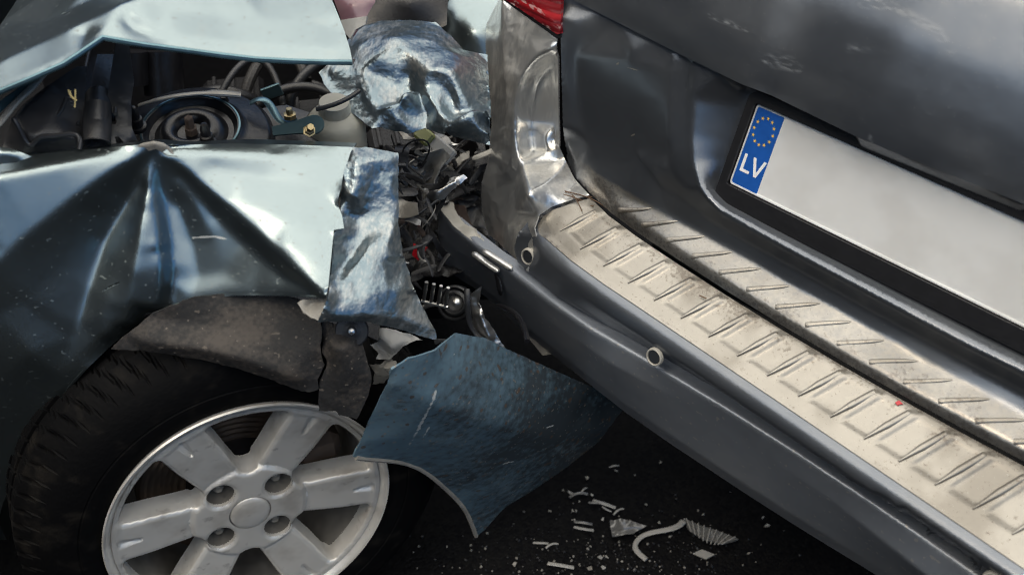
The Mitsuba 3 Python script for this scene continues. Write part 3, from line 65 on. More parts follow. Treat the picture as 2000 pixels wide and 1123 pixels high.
# points in metres
W = {
'pad_front': [[0.0458,1.3788,0.548],[0.079,1.3302,0.548],[0.1225,1.278,0.548],[0.1675,1.2282,0.548],[0.2061,1.185,0.548],[0.2702,1.113,0.548],[0.3307,1.0451,0.548],[0.3865,0.9822,0.548],[0.4403,0.9215,0.548],[0.4892,0.8662,0.548],[0.5429,0.8055,0.548],[0.5983,0.7477,0.548],[0.6677,0.6755,0.548],[0.737,0.6034,0.548],[0.8063,0.5312,0.548],[0.8757,0.459,0.548],[0.945,0.3868,0.548]],
'pad_seam': [[0.0805,1.5334,0.585],[0.0922,1.4801,0.585],[0.1113,1.4417,0.585],[0.138,1.3947,0.585],[0.1748,1.3453,0.585],[0.214,1.2983,0.585],[0.283,1.2186,0.585],[0.3432,1.1527,0.585],[0.4015,1.0918,0.585],[0.4587,1.0347,0.585],[0.5134,0.9824,0.585],[0.5726,0.9281,0.585],[0.6293,0.8716,0.585],[0.7001,0.8011,0.585],[0.771,0.7305,0.585],[0.8419,0.6599,0.585],[0.9128,0.5894,0.585],[0.9836,0.5188,0.585]],
'cream': [[-0.1159,1.5509,0.485],[-0.0917,1.5032,0.485],[-0.0689,1.4724,0.485],[-0.0467,1.4449,0.485],[-0.0265,1.4192,0.485],[-0.0068,1.3988,0.485],[0.0222,1.3636,0.485],[0.0517,1.3283,0.485],[0.1075,1.2677,0.485],[0.1709,1.2117,0.485],[0.2755,1.1135,0.485],[0.3531,1.0363,0.485],[0.4221,0.9641,0.485],[0.4802,0.9006,0.485],[0.5254,0.8494,0.485],[0.5822,0.793,0.485],[0.6532,0.7226,0.485],[0.7242,0.6522,0.485],[0.7952,0.5817,0.485],[0.8662,0.5113,0.485],[0.9372,0.4408,0.485]],
'low': [[-0.1238,1.5194,0.41],[-0.1008,1.5063,0.405],[-0.0712,1.4832,0.4],[-0.0229,1.4395,0.39],[-0.0031,1.4105,0.385],[0.0691,1.3332,0.375],[0.1578,1.2288,0.375],[0.2127,1.172,0.375],[0.3055,1.0805,0.375],[0.3587,1.0304,0.375],[0.4461,0.9519,0.375],[0.5038,0.8965,0.375],[0.5759,0.8272,0.375],[0.648,0.758,0.375],[0.7201,0.6887,0.375],[0.7923,0.6194,0.375],[0.8644,0.5501,0.375],[0.9365,0.4809,0.375]],
'ribend': [[0.1647,1.3975,0.6123],[0.2163,1.346,0.6194],[0.3142,1.2456,0.6187],[0.3426,1.2148,0.6174],[0.3711,1.1844,0.6173],[0.4029,1.1523,0.617],[0.4332,1.1205,0.6148],[0.4624,1.0912,0.6153],[0.491,1.0602,0.6116],[0.5265,1.0262,0.6143],[0.5571,0.9957,0.6148],[0.5801,0.9731,0.6138],[0.6883,0.8692,0.6138],[0.7966,0.7654,0.6138],[0.9049,0.6616,0.6138],[1.0131,0.5578,0.6138]],
'seam': [[0.0805,1.5334,0.585],[0.0922,1.4801,0.585],[0.1113,1.4417,0.585],[0.138,1.3947,0.585],[0.1748,1.3453,0.585],[0.214,1.2983,0.585],[0.283,1.2186,0.585],[0.3432,1.1527,0.585],[0.4015,1.0918,0.585],[0.4587,1.0347,0.585],[0.5134,0.9824,0.585],[0.5726,0.9281,0.585],[0.6293,0.8716,0.585],[0.7001,0.8011,0.585],[0.771,0.7305,0.585],[0.8419,0.6599,0.585],[0.9128,0.5894,0.585],[0.9836,0.5188,0.585]],
'inner': [[0.3028,1.3714,0.8076],[0.2915,1.3591,0.7663],[0.2785,1.3423,0.714],[0.2716,1.3332,0.6861],[0.2756,1.3232,0.675],[0.2888,1.3085,0.6715],[0.4147,1.1879,0.6716],[0.5821,1.0259,0.6691],[0.943,0.6799,0.6691]],
'plate': {'o':[0.3097,1.3437,0.7968],'n':[-0.6417,-0.6692,0.3746],'u':[0.7218,-0.6921,0]},
'lip': [[-0.217,1.0876,0.6907],[-0.2409,1.0997,0.6819],[-0.275,1.1168,0.6697],[-0.3084,1.1279,0.6611],[-0.3416,1.1353,0.654],[-0.3748,1.1393,0.6457],[-0.4078,1.14,0.636],[-0.4265,1.1384,0.6282],[-0.4506,1.142,0.6116],[-0.4732,1.134,0.6001],[-0.4983,1.12,0.5845],[-0.5257,1.1,0.5659],[-0.5685,1.097,0.5152],[-0.6155,1.094,0.4528],[-0.6588,1.09,0.3831],[-0.6912,1.088,0.323],[-0.7254,1.085,0.2445],[-0.7525,1.082,0.155]],
'fender_top': [[-0.6445,1.2115,0.7935],[-0.6077,1.2152,0.7991],[-0.5543,1.2222,0.8024],[-0.489,1.2305,0.8041],[-0.4498,1.2292,0.8093],[-0.426,1.2286,0.8119],[-0.4092,1.2409,0.8016],[-0.342,1.2553,0.7944],[-0.2754,1.263,0.7878],[-0.22,1.2669,0.783],[-0.1951,1.2679,0.7808]],
'hood_edge': [[-0.6113,1.1923,0.8879],[-0.5789,1.2081,0.8984],[-0.5447,1.2187,0.9087],[-0.5081,1.2321,0.9201],[-0.4686,1.2636,0.936],[-0.4257,1.2685,0.9242],[-0.3836,1.2742,0.9143],[-0.343,1.2832,0.9026],[-0.304,1.2909,0.8928],[-0.263,1.2998,0.8851],[-0.2254,1.3075,0.8793],[-0.192,1.3069,0.8793]],
'cover_edge': [[-0.203,1.082,0.424],[-0.1824,1.0965,0.404],[-0.1549,1.1156,0.3787],[-0.1301,1.1339,0.3459],[-0.1081,1.1516,0.3014],[-0.0887,1.1681,0.2525],[-0.0719,1.1831,0.2027],[-0.0619,1.1938,0.1554],[-0.0551,1.202,0.1136]],
'cover_marks': [[[-0.0752,1.1479,0.5454],[-0.0802,1.1357,0.5181]],[[-0.0885,1.1049,0.5417],[-0.1034,1.0931,0.51],[-0.1227,1.0987,0.4526],[-0.143,1.107,0.3974]],[[-0.1076,1.104,0.4566],[-0.1254,1.1072,0.4092],[-0.1402,1.1159,0.3712]],[[-0.0117,1.1873,0.2935],[0.0059,1.199,0.2837]],[[0.0442,1.2236,0.3306],[0.1227,1.2838,0.2859]],[[-0.0111,1.1895,0.2758],[0.015,1.2069,0.2594]]],
'strut': [-0.422,1.37,0.7437],
'stud1': [-0.3902,1.44,0.7301],
'stud2': [-0.3828,1.3,0.7749],
'stud3': [-0.4808,1.34,0.7744],
'brass1': [-0.2957,1.4,0.7445],
'lever0': [-0.3071,1.335,0.7607],
'lever1': [-0.2554,1.345,0.7651],
'boltbr': [-0.2598,1.335,0.7614],
'tank': [-0.2399,1.42,0.7158],
'rod0': [-0.3657,1.435,0.7541],
'rod1': [-0.4879,1.41,0.7526],
'cyl1': [[-0.6001,1.72,0.6621],[-0.6026,1.7,0.6139]],
'cyl2': [[-0.5614,1.75,0.6453],[-0.5605,1.72,0.5831]],
'rail': [[-0.4997,1.245,0.8033],[-0.5014,1.262,0.8128],[-0.515,1.32,0.8132],[-0.5309,1.4,0.8104],[-0.5438,1.48,0.8074]],
'cowl_edge': [[-0.5881,1.235,0.8421],[-0.5801,1.23,0.8297],[-0.5703,1.225,0.8121],[-0.5607,1.228,0.8202],[-0.5457,1.23,0.8218],[-0.5173,1.235,0.8193],[-0.5145,1.225,0.8063]],
'cowl_edge2': [[-0.5645,1.245,0.8179],[-0.5523,1.255,0.8245],[-0.5422,1.27,0.833],[-0.5382,1.285,0.8417]],
'grille': {'o':[-0.5469,1.275,0.8191],'u':[0.9509,0.2014,-0.2349],'v':[0,0.7593,0.6508],'n':[0.3094,-0.6189,0.722],'poly':[[-12,-15.3],[3.8,16.5],[6.7,26.5],[13.9,24],[13.7,-14.2]]},
'straw': [[[-0.5189,1.25,0.8726],[-0.5166,1.245,0.8687],[-0.5085,1.24,0.8642]],[[-0.5109,1.25,0.8733],[-0.5112,1.245,0.866],[-0.513,1.24,0.8551]],[[-0.5174,1.25,0.8713],[-0.5148,1.245,0.866],[-0.5109,1.243,0.8651]]],
'pillar': [[-0.6094,1.215,0.8372],[-0.5965,1.22,0.8467],[-0.5806,1.235,0.8617],[-0.5642,1.25,0.8733],[-0.5578,1.275,0.8758],[-0.5446,1.3,0.8794]],
'comb': [[-0.1302,1.38,0.4388],[-0.1152,1.38,0.4338],[-0.1234,1.38,0.4557],[-0.1108,1.38,0.4703]],
'foglamp': [-0.087,1.4,0.4146],
'strip': [[-0.0661,1.38,0.4586],[-0.0647,1.36,0.4312],[-0.0567,1.35,0.4048],[-0.0379,1.34,0.3904],[-0.0114,1.33,0.379]],
'marks': [[[-0.617,1.1031,0.6311],[-0.6038,1.098,0.6234],[-0.5921,1.0893,0.6104],[-0.5728,1.0866,0.6027]],[[-0.607,1.1078,0.6418],[-0.5949,1.1051,0.6377],[-0.5863,1.1011,0.628]],[[-0.4208,1.1909,0.6941],[-0.4007,1.1902,0.6931]],[[-0.3884,1.1873,0.7032],[-0.3607,1.1832,0.7079],[-0.3391,1.1741,0.7087]],[[-0.4811,1.1789,0.7159],[-0.4532,1.1737,0.7261]],[[-0.573,1.101,0.6314],[-0.5464,1.1022,0.6153]]],
'cracks': [[[-0.5075,1.139,0.6525],[-0.4868,1.1407,0.664],[-0.4751,1.1412,0.6701]],[[-0.4665,1.1358,0.6729],[-0.4616,1.1336,0.6732],[-0.4683,1.1236,0.6582],[-0.4791,1.1176,0.6348],[-0.4855,1.1117,0.6151]],[[-0.4855,1.1117,0.6151],[-0.5034,1.0952,0.6049],[-0.5277,1.0801,0.5893]]],
'tail_marks': [[[0.1437,1.4787,0.7776],[0.1321,1.4842,0.7649],[0.1266,1.4824,0.7467],[0.1252,1.4758,0.7221],[0.1313,1.4639,0.7004],[0.1411,1.4501,0.6874],[0.152,1.4395,0.6842]],[[0.1591,1.4333,0.6882],[0.1688,1.4282,0.6957]],[[0.1736,1.4475,0.7625],[0.1759,1.4403,0.7509],[0.1802,1.4335,0.7406]],[[0.1542,1.4685,0.7772],[0.1696,1.4553,0.7801]]],
'wing_dents': [[-442.3,116.6,0.9,12],[-442.6,108,-0.9,9],[-429.9,65.3,1.1,10],[-424.6,57.1,-1.2,6],[-410.7,180,-3,6],[-287.7,181.3,-1.5,7]],
'ribline': [[0.1647,1.3975,0.6123],[0.2163,1.346,0.6194],[0.3142,1.2456,0.6187],[0.3426,1.2148,0.6174],[0.3711,1.1844,0.6173],[0.4029,1.1523,0.617],[0.4332,1.1205,0.6148],[0.4624,1.0912,0.6153],[0.491,1.0602,0.6116],[0.5265,1.0262,0.6143],[0.5571,0.9957,0.6148],[0.5801,0.9731,0.6138],[0.6883,0.8692,0.6138],[0.7966,0.7654,0.6138],[0.9049,0.6616,0.6138],[1.0131,0.5578,0.6138]],
'upper_marks': [[[0.4002,1.2869,0.9066],[0.4274,1.2683,0.915],[0.4656,1.2345,0.9181]],[[0.4119,1.3112,0.9535],[0.4459,1.2829,0.9582],[0.4815,1.2443,0.9497],[0.4944,1.2228,0.9358]],[[0.3142,1.3344,0.8641],[0.3464,1.3089,0.8701],[0.3278,1.3258,0.869]],[[0.2493,1.4118,0.8846],[0.2919,1.3712,0.8849]],[[0.4232,1.2304,0.861],[0.4185,1.2073,0.8266]],[[0.4367,1.2753,0.9363],[0.433,1.2284,0.8692]]],
'washer': [-0.1956,1.115,0.6155],
'cone': [[-0.1544,1.13,0.5444],[-0.1467,1.125,0.5258]],
'und_': [[0,1.28,0.4936],[0.0214,1.27,0.472],[0.0445,1.26,0.4424]],
'torn_bar': [[-0.1064,1.545,0.4952],[-0.0965,1.57,0.4889],[-0.0817,1.6,0.4763],[-0.0635,1.64,0.4559],[-0.0428,1.68,0.4296]],
'clip_bars': [[[-0.0582,1.4414,0.478],[-0.0395,1.4194,0.478],[-0.0196,1.3978,0.478]],[[-0.0418,1.4324,0.489],[-0.0226,1.413,0.489],[0,1.3903,0.489]]],
'clip_slot': [[-0.0212,1.4053,0.468],[-0.0175,1.4043,0.458],[-0.0152,1.3985,0.448],[-0.0145,1.3974,0.436]],
'jam': [[-0.1135,1.6,0.4992],[-0.1337,1.56,0.5435],[-0.1056,1.62,0.5168],[-0.1438,1.56,0.5764],[-0.0794,1.66,0.4795],[-0.059,1.68,0.476],[-0.1448,1.42,0.6094],[-0.1357,1.42,0.5735],[-0.1429,1.4,0.5519],[-0.0958,1.64,0.4631],[-0.1469,1.46,0.6169],[-0.1196,1.6,0.5496],[-0.157,1.5,0.6165],[-0.0837,1.68,0.4961],[-0.0688,1.7,0.4365],[-0.1385,1.46,0.4868],[-0.1428,1.44,0.4535],[-0.127,1.55,0.5923]],
'ref': [[-0.1067,1.54,0.5694],[-0.1029,1.54,0.545]],
'ground_lens': [[0.2846,1.3183],[0.2921,1.2937],[0.3154,1.2757],[0.3436,1.2663],[0.3698,1.2736],[0.3387,1.2937],[0.3064,1.3076]],
'ground_arm': [[0.2825,1.3065],[0.2453,1.2905],[0.2062,1.2778],[0.2012,1.2674],[0.2067,1.2519],[0.2173,1.2396]],
'ground_flake': [[0.2933,1.2508],[0.3092,1.2591],[0.3288,1.2488],[0.3136,1.2396]],
'ground_foil': [[0.1622,1.3151],[0.1838,1.3183],[0.2226,1.3022],[0.1984,1.2863],[0.1643,1.281]],
'ground_bits': [[0.1134,1.3736,26],[0.1226,1.3849,14],[0.156,1.3556,32],[0.1432,1.359,22],[0.1597,1.3446,14],[0.1791,1.3391,18],[0.1187,1.3151,24],[0.119,1.3033,26],[0.1006,1.3815,12],[0.106,1.3413,10],[0.1778,1.4394,14],[0.1809,1.4323,10],[0.259,1.4489,8],[0.0471,1.2736,20],[0.0654,1.2674,18],[0.0041,1.2314,12],[0.1431,1.2467,12],[0.1556,1.2477,10],[0.1253,1.2234,12],[0.1468,1.2244,10],[0.0785,1.2284,34],[0.1035,1.3424,8],[0.1362,1.3758,10],[0.1524,1.3227,9],[0.0629,1.3413,8],[0.4234,1.3097,12],[0.4201,1.327,8],[0.3859,1.2519,8],[0.2451,1.3162,6],[0.338,1.2884,7],[0.1292,1.4136,10],[0.3197,1.3336,6],[0.227,1.3556,6]],
'tip': {}}

# ---------------- helpers ----------------
UP = np.array([0, 0, 1.0])
def unit(v): v = np.asarray(v, float); return v / np.linalg.norm(v)

def numbered(key):
    if key not in scene: return key
    k = 1
    while f'{key}_{k:03d}' in scene: k += 1
    return f'{key}_{k:03d}'

def put(key, mesh, bsdf, smooth=35, label=None, **more):
    key = numbered(key)
    scene[key] = mikit.ply(mesh, bsdf, smooth=smooth)
    if label or more:
        labels[key] = {**({'label': label} if label else {}), **more}
    return key

def frame_of(d):
    o, u, n = np.array(d['o']), np.array(d['u']), np.array(d['n'])
    return o, u, np.cross(n, u), n

def densify(P, step, closed=False):
    P = np.asarray(P, float)
    if closed: P = np.vstack([P, P[:1]])
    out = []
    for a, b in zip(P[:-1], P[1:]):
        k = max(1, int(np.ceil(np.linalg.norm((b - a)[:2]) / step)))
        out.append(a + (b - a) * (np.arange(k) / k)[:, None])
    if not closed: out.append(P[-1:])
    return np.vstack(out)

def mesh2d(ring, holes, step, jitter=0.18):
    """Even points and triangles inside a polygon with holes (mm)."""
    poly = Polygon(ring, holes)
    if not poly.is_valid: poly = poly.buffer(0)
    if poly.geom_type != 'Polygon': poly = max(poly.geoms, key=lambda g: g.area)
    rings = [densify(np.array(r.coords)[:-1], step, True) for r in [poly.exterior, *poly.interiors]]
    x0, y0, x1, y1 = poly.bounds
    gx, gy = np.meshgrid(np.arange(x0, x1, step), np.arange(y0, y1, step * 0.87))
    gx = gx + (np.arange(gx.shape[0]) % 2)[:, None] * step / 2
    P = np.stack([gx.ravel(), gy.ravel()], 1)
    P = P + rng.uniform(-jitter, jitter, P.shape) * step
    inner = poly.buffer(-0.55 * step)
    shapely.prepare(inner)
    P = P[shapely.contains_xy(inner, P[:, 0], P[:, 1])]
    B = np.vstack(rings)
    pts = np.vstack([B, P])
    tri = Delaunay(pts).simplices
    c = pts[tri].mean(1)
    big = poly.buffer(1e-6); shapely.prepare(big)
    tri = tri[shapely.contains_xy(big, c[:, 0], c[:, 1])]
    a, b, c = pts[tri[:, 0]], pts[tri[:, 1]], pts[tri[:, 2]]
    area = (b[:, 0] - a[:, 0]) * (c[:, 1] - a[:, 1]) - (b[:, 1] - a[:, 1]) * (c[:, 0] - a[:, 0])
    tri = tri[np.abs(area) > 1e-6]; area = area[np.abs(area) > 1e-6]
    tri[area < 0] = tri[area < 0][:, ::-1]
    return pts, tri, [len(r) for r in rings]

def solidify(V, F, th, N=None):
    """A sheet with thickness th behind it, its edges closed."""
    if N is None:
        N = np.array(trimesh.Trimesh(V, F, process=False).vertex_normals)
    n = len(V)
    e = np.vstack([F[:, [0, 1]], F[:, [1, 2]], F[:, [2, 0]]])
    key = np.sort(e, 1); _, idx, cnt = np.unique(key, axis=0, return_index=True, return_counts=True)
    b = e[idx[cnt == 1]]
    walls = np.vstack([np.stack([b[:, 1], b[:, 0], b[:, 0] + n], 1), np.stack([b[:, 1], b[:, 0] + n, b[:, 1] + n], 1)])
    return trimesh.Trimesh(np.vstack([V, V - N * th]), np.vstack([F, F[:, ::-1] + n, walls]), process=False)

def ridged(p, scale, seed, octaves=2):
    v = 0
    for o in range(octaves):
        v = v + (1 - np.abs(2 * meshkit.noise(p / scale * 2 ** o, seed + o) - 1)) * 0.5 ** o
    return v / (2 - 0.5 ** (octaves - 1)) - 0.6

def panel(name, step=4.0, sigma=5.0, th=0.0012, rough=(), jag=0.0, extra=None, dents=()):
    """Sheet metal over the outline and crease lines in D[name]: heights joined up linearly between the lines, then rounded by sigma (mm).
    rough: (amplitude mm, size mm, where or None) of extra crumpling."""
    d = D[name]; o, u, v, n = frame_of(d)
    ring = np.array(d['out'], float)
    if jag:
        r2 = densify(ring, 5.0, True)
        k = meshkit.noise(np.c_[r2[:, :2] / 9.0, np.full(len(r2), 3.3)], 11) - 0.5
        k2 = meshkit.noise(np.c_[r2[:, :2] / 4.0, np.full(len(r2), 1.3)], 12) - 0.5
        t = np.roll(r2, -1, 0) - np.roll(r2, 1, 0); t = t[:, :2] / (np.linalg.norm(t[:, :2], axis=1, keepdims=True) + 1e-9)
        r2[:, :2] += np.c_[t[:, 1], -t[:, 0]] * (k + 0.6 * k2)[:, None] * 2 * jag
        ring = r2
    C = np.vstack([densify(ring, 6, True)] + [densify(l, 6) for l in d['lines']])
    q = np.round(C[:, :2] / 0.7).astype(int); _, keep = np.unique(q, axis=0, return_index=True)
    C = C[np.sort(keep)]
    lo, hi = C[:, :2].min(0) - 20, C[:, :2].max(0) + 20
    g = 2.5
    gx, gy = np.meshgrid(np.arange(lo[0], hi[0], g), np.arange(lo[1], hi[1], g), indexing='ij')
    H = LinearNDInterpolator(C[:, :2], C[:, 2])(gx, gy)
    bad = np.isnan(H)
    H[bad] = NearestNDInterpolator(C[:, :2], C[:, 2])(gx[bad], gy[bad])
    if extra is not None: H = extra(gx, gy, H)
    Hs = gaussian_filter(H, sigma / g)
    P, F, _ = mesh2d(ring[:, :2], [np.array(h)[:, :2] for h in d['holes']], step)
    dist = shapely.distance(shapely.points(P), shapely.linearrings(ring[:, :2]))
    w = np.clip(dist / (1.6 * sigma), 0, 1); w = w * w * (3 - 2 * w)
    at = ((P - lo) / g).T
    h = w * map_coordinates(Hs, at, order=1, mode='nearest') + (1 - w) * map_coordinates(H, at, order=1, mode='nearest')
    for du, dv, dh, dr_ in dents:
        h = h + dh * np.exp(-((P[:, 0] - du) ** 2 + 2.2 * (P[:, 1] - dv) ** 2) / (2 * dr_ ** 2))
    for k, (amp, size, where) in enumerate(rough):
        w = 1.0 if where is None else where(P)
        h = h + w * amp * ridged(np.c_[P, np.full(len(P), 5.0 + k)], size, 20 + k)
    V = o + (P[:, :1] * u + P[:, 1:2] * v + h[:, None] * n) / 1000
    return solidify(V, F, th)

def spline(P, n):
    P = np.asarray(P, float)
    if len(P) < 3: return P[0] + (P[-1] - P[0]) * np.linspace(0, 1, n)[:, None]
    t = np.r_[0, np.cumsum(np.linalg.norm(np.diff(P, axis=0), axis=1))]
    return CubicSpline(t, P)(np.linspace(0, t[-1], n))

def tube(P, r, n=None, sides=10, caps=True, flat=1.0, up=(0, 0, 1)):
    """A bar along the points; flat < 1 squashes it along 'up'."""
    P = spline(P, n) if n else np.asarray(P, float)
    r = np.broadcast_to(np.asarray(r, float), (len(P),))
    t = np.gradient(P, axis=0); t /= np.linalg.norm(t, axis=1, keepdims=True) + 1e-12
    up = np.broadcast_to(np.asarray(up, float), P.shape)
    a = np.cross(t, up); bad = np.linalg.norm(a, axis=1) < 0.1
    a[bad] = np.cross(t[bad], [1, 0, 0]); a /= np.linalg.norm(a, axis=1, keepdims=True)
    b = np.cross(t, a)
    g = np.arange(sides) * 2 * np.pi / sides
    V = (P[:, None] + r[:, None, None] * (np.cos(g)[None, :, None] * a[:, None] + flat * np.sin(g)[None, :, None] * b[:, None])).reshape(-1, 3)
    i, j = np.meshgrid(np.arange(len(P) - 1), np.arange(sides), indexing='ij')
    q = np.stack([i * sides + j, i * sides + (j + 1) % sides, (i + 1) * sides + (j + 1) % sides, (i + 1) * sides + j], -1).reshape(-1, 4)
    F = np.vstack([q[:, [0, 2, 1]], q[:, [0, 3, 2]]])
    if caps:
        V = np.vstack([V, P[:1], P[-1:]]); k = np.arange(sides)
        F = np.vstack([F, np.stack([k * 0 + len(V) - 2, k, (k + 1) % sides], 1), np.stack([k * 0 + len(V) - 1, (len(P) - 1) * sides + (k + 1) % sides, (len(P) - 1) * sides + k], 1)])
    m = trimesh.Trimesh(V, F, process=False)
    trimesh.repair.fix_normals(m)
    return m

def lathe(profile, n=64, o=(0, 0, 0), axis=(0, 0, 1), x=None):
    """profile (r, along axis) turned about an axis."""
    pr = np.asarray(profile, float)
    axis = unit(axis); x = unit(np.cross(axis, [0.3, 0.9, 0.2])) if x is None else unit(x); y = np.cross(axis, x)
    g = np.arange(n) * 2 * np.pi / n
    V = (np.asarray(o) + pr[:, None, 0:1] * (np.cos(g)[None, :, None] * x + np.sin(g)[None, :, None] * y) + pr[:, None, 1:2] * axis).reshape(-1, 3)
    i, j = np.meshgrid(np.arange(len(pr) - 1), np.arange(n), indexing='ij')
    q = np.stack([i * n + j, i * n + (j + 1) % n, (i + 1) * n + (j + 1) % n, (i + 1) * n + j], -1).reshape(-1, 4)
    m = trimesh.Trimesh(V, np.vstack([q[:, [0, 1, 2]], q[:, [0, 2, 3]]]), process=False)
    return m

def box(size, o, u, v, n, bevel=0.0):
    s = np.asarray(size, float) / 2
    if bevel:
        import manifold3d as m3
        pts = [[sx * (s[0] - a), sy * (s[1] - b), sz * (s[2] - c)] for sx in (-1, 1) for sy in (-1, 1) for sz in (-1, 1) for a, b, c in ((bevel, bevel, 0), (bevel, 0, bevel), (0, bevel, bevel))]
        m = trimesh.convex.convex_hull(np.array(pts))
    else:
        m = trimesh.creation.box(2 * s)
    M = np.eye(4); M[:3, 0], M[:3, 1], M[:3, 2], M[:3, 3] = u, v, n, o
    m.apply_transform(M); return m

def plate_mesh(ring, th, o, u, v, n, holes=(), step=None, bend=None):
    """A flat or bent plate: outline (metres, in u v) with thickness th along -n."""
    if step:
        P, F, _ = mesh2d(np.asarray(ring) * 1000, [np.asarray(h) * 1000 for h in holes], step * 1000)
        P = P / 1000
        h = bend(P) if bend is not None else np.zeros(len(P))
        V = np.asarray(o) + P[:, :1] * u + P[:, 1:2] * v + h[:, None] * n
        return solidify(V, F, th)
    m = trimesh.creation.extrude_polygon(Polygon(ring, holes), th, engine='earcut')
    M = np.eye(4); M[:3, 0], M[:3, 1], M[:3, 2], M[:3, 3] = u, v, n, np.asarray(o) - np.asarray(n) * th
    m.apply_transform(M); return m

def cat(*ms): return trimesh.util.concatenate([m for m in ms])

# ---------------- materials ----------------
P_, N_, F_, S_, X_ = mikit.proc, mikit.noise, mikit.fbm, mikit.smoothstep, mikit.mix
def bump(b, fn, scale=1.0, eps=6e-4): return {'type': 'bumpmap', 'arbitrary': P_(fn, eps), 'scale': scale, 'bsdf': b}
def two(b): return {'type': 'twosided', 'b': b}
def rgb(*c): return {'type': 'rgb', 'value': list(c)}
def speck(p, size, amount, seed=0.0):
    """Small sharp-edged grains: 1 on a grain."""
    return S_(1 - amount, 1 - amount * 0.6, N_(p.x * size + seed, p.y * size, p.z * size))
def flake(p): return (N_(p.x * 1400, p.y * 1400, p.z * 1400) - 0.5) * 1.2e-5 + (F_(p.x * 55, p.y * 55, p.z * 55) - 0.5) * 1.1e-4

def blue_col(p, n, uv):
    base = X_((0.178, 0.224, 0.240), (0.202, 0.248, 0.264), F_(p.x * 9, p.y * 9, p.z * 9))
    dust = speck(p, 260, 0.16) * 0.35 + S_(0.62, 0.8, F_(p.x * 30, p.y * 60, p.z * 60 + 9, 4)) * 0.12
    return X_(base, (0.24, 0.23, 0.20), dust * 0.6)
def blue_rough(p, n, uv): return 0.245 + 0.08 * F_(p.x * 25, p.y * 25, p.z * 25, 3) + 0.25 * speck(p, 260, 0.16)
def seg_dist(p, line):
    """Distance from p to a polyline (metres)."""
    best = mi.Float(9.0)
    for a, b in zip(line[:-1], line[1:]):
        a, b = [float(x) for x in a], [float(x) for x in b]
        e = [y - x for x, y in zip(a, b)]; l2 = sum(x * x for x in e)
        t = dr.clip(((p.x - a[0]) * e[0] + (p.y - a[1]) * e[1] + (p.z - a[2]) * e[2]) / l2, 0, 1)
        best = dr.minimum(best, dr.sqrt(dr.square(p.x - a[0] - e[0] * t) + dr.square(p.y - a[1] - e[1] * t) + dr.square(p.z - a[2] - e[2] * t)))
    return best
def wing_marks(p):
    w = N_(p.x * 130, p.y * 130, p.z * 130)
    d = mi.Float(9.0)
    for k, l in enumerate(W['marks']): d = dr.minimum(d, seg_dist(p, l) * (1.0 if k < 2 else 1.9))
    return (1 - S_(0.0022, 0.0042, d + 0.0026 * (w - 0.35)))
def wing_cracks(p):
    d = mi.Float(9.0)
    for l in W['cracks']: d = dr.minimum(d, seg_dist(p, l))
    return 1 - S_(0.0006, 0.0013, d + 0.0012 * (N_(p.x * 300, p.y * 300, p.z * 300) - 0.45))
def wing_col(p, n, uv): return X_(X_(blue_col(p, n, uv), (0.62, 0.62, 0.60), wing_marks(p) * 0.8), (0.01, 0.01, 0.012), wing_cracks(p))
BLUE = {'type': 'principled', 'metallic': 0.97, 'specular': 0.6, 'clearcoat': 1.0, 'clearcoat_gloss': 0.95}
scene['paint_blue'] = two(bump({**BLUE, 'base_color': P_(blue_col), 'roughness': P_(blue_rough)}, lambda p, n, uv: flake(p)))
scene['paint_wing'] = two(bump({**BLUE, 'base_color': P_(wing_col), 'roughness': P_(lambda p, n, uv: blue_rough(p, n, uv) + 0.3 * wing_marks(p))}, lambda p, n, uv: flake(p) - wing_cracks(p) * 6e-4))

def scuff(p):
    """Where paint is scraped to pale primer, in drawn-out streaks."""
    a = F_(p.x * 16 + 3, p.y * 16, p.z * 16, 3); b = F_(p.x * 340 + p.z * 120, p.y * 90, p.z * 240 - p.x * 90, 3); c = F_(p.x * 60, p.y * 60, p.z * 60, 3)
    return S_(0.40, 0.78, a * 0.38 + b * 0.34 + c * 0.28)
def crush_col(p, n, uv):
    base = X_((0.12, 0.165, 0.195), (0.165, 0.205, 0.23), F_(p.x * 90, p.y * 90, p.z * 90))
    return X_(base, (0.40, 0.40, 0.385), scuff(p) * 0.85)
def crush_bump(p, n, uv): return (F_(p.x * 90, p.y * 90, p.z * 90, 4) - 0.5) * 1.6e-3 + scuff(p) * 2.5e-4
scene['paint_crushed'] = two(bump({'type': 'principled', 'base_color': P_(crush_col), 'metallic': 0.88, 'roughness': P_(lambda p, n, uv: 0.25 + 0.2 * scuff(p)), 'clearcoat': 0.5}, crush_bump))

def grey_dirt(p): return S_(0.45, 0.75, F_(p.x * 7, p.y * 7, p.z * 11, 4)) * 0.5 + speck(p, 330, 0.14, 4) * 0.5
def grey_col(p, n, uv):
    base = X_((0.100, 0.112, 0.132), (0.118, 0.130, 0.150), F_(p.x * 40, p.y * 40, p.z * 40))
    return X_(base, (0.20, 0.195, 0.185), grey_dirt(p) * 0.4)
def grey_rough(p, n, uv): return 0.22 + 0.2 * grey_dirt(p) + 0.05 * F_(p.x * 60, p.y * 60, p.z * 60)
GREY = {'type': 'principled', 'metallic': 0.8, 'specular': 0.6, 'clearcoat': 0.8, 'clearcoat_gloss': 0.9}
scene['paint_lower'] = two(bump({**GREY, 'metallic': 0.5, 'base_color': P_(lambda p, n, uv: X_(grey_col(p, n, uv) * 1.4, (0.26, 0.25, 0.235), speck(p, 180, 0.15, 3) * 0.6)), 'roughness': P_(lambda p, n, uv: grey_rough(p, n, uv) + 0.1)}, lambda p, n, uv: flake(p)))
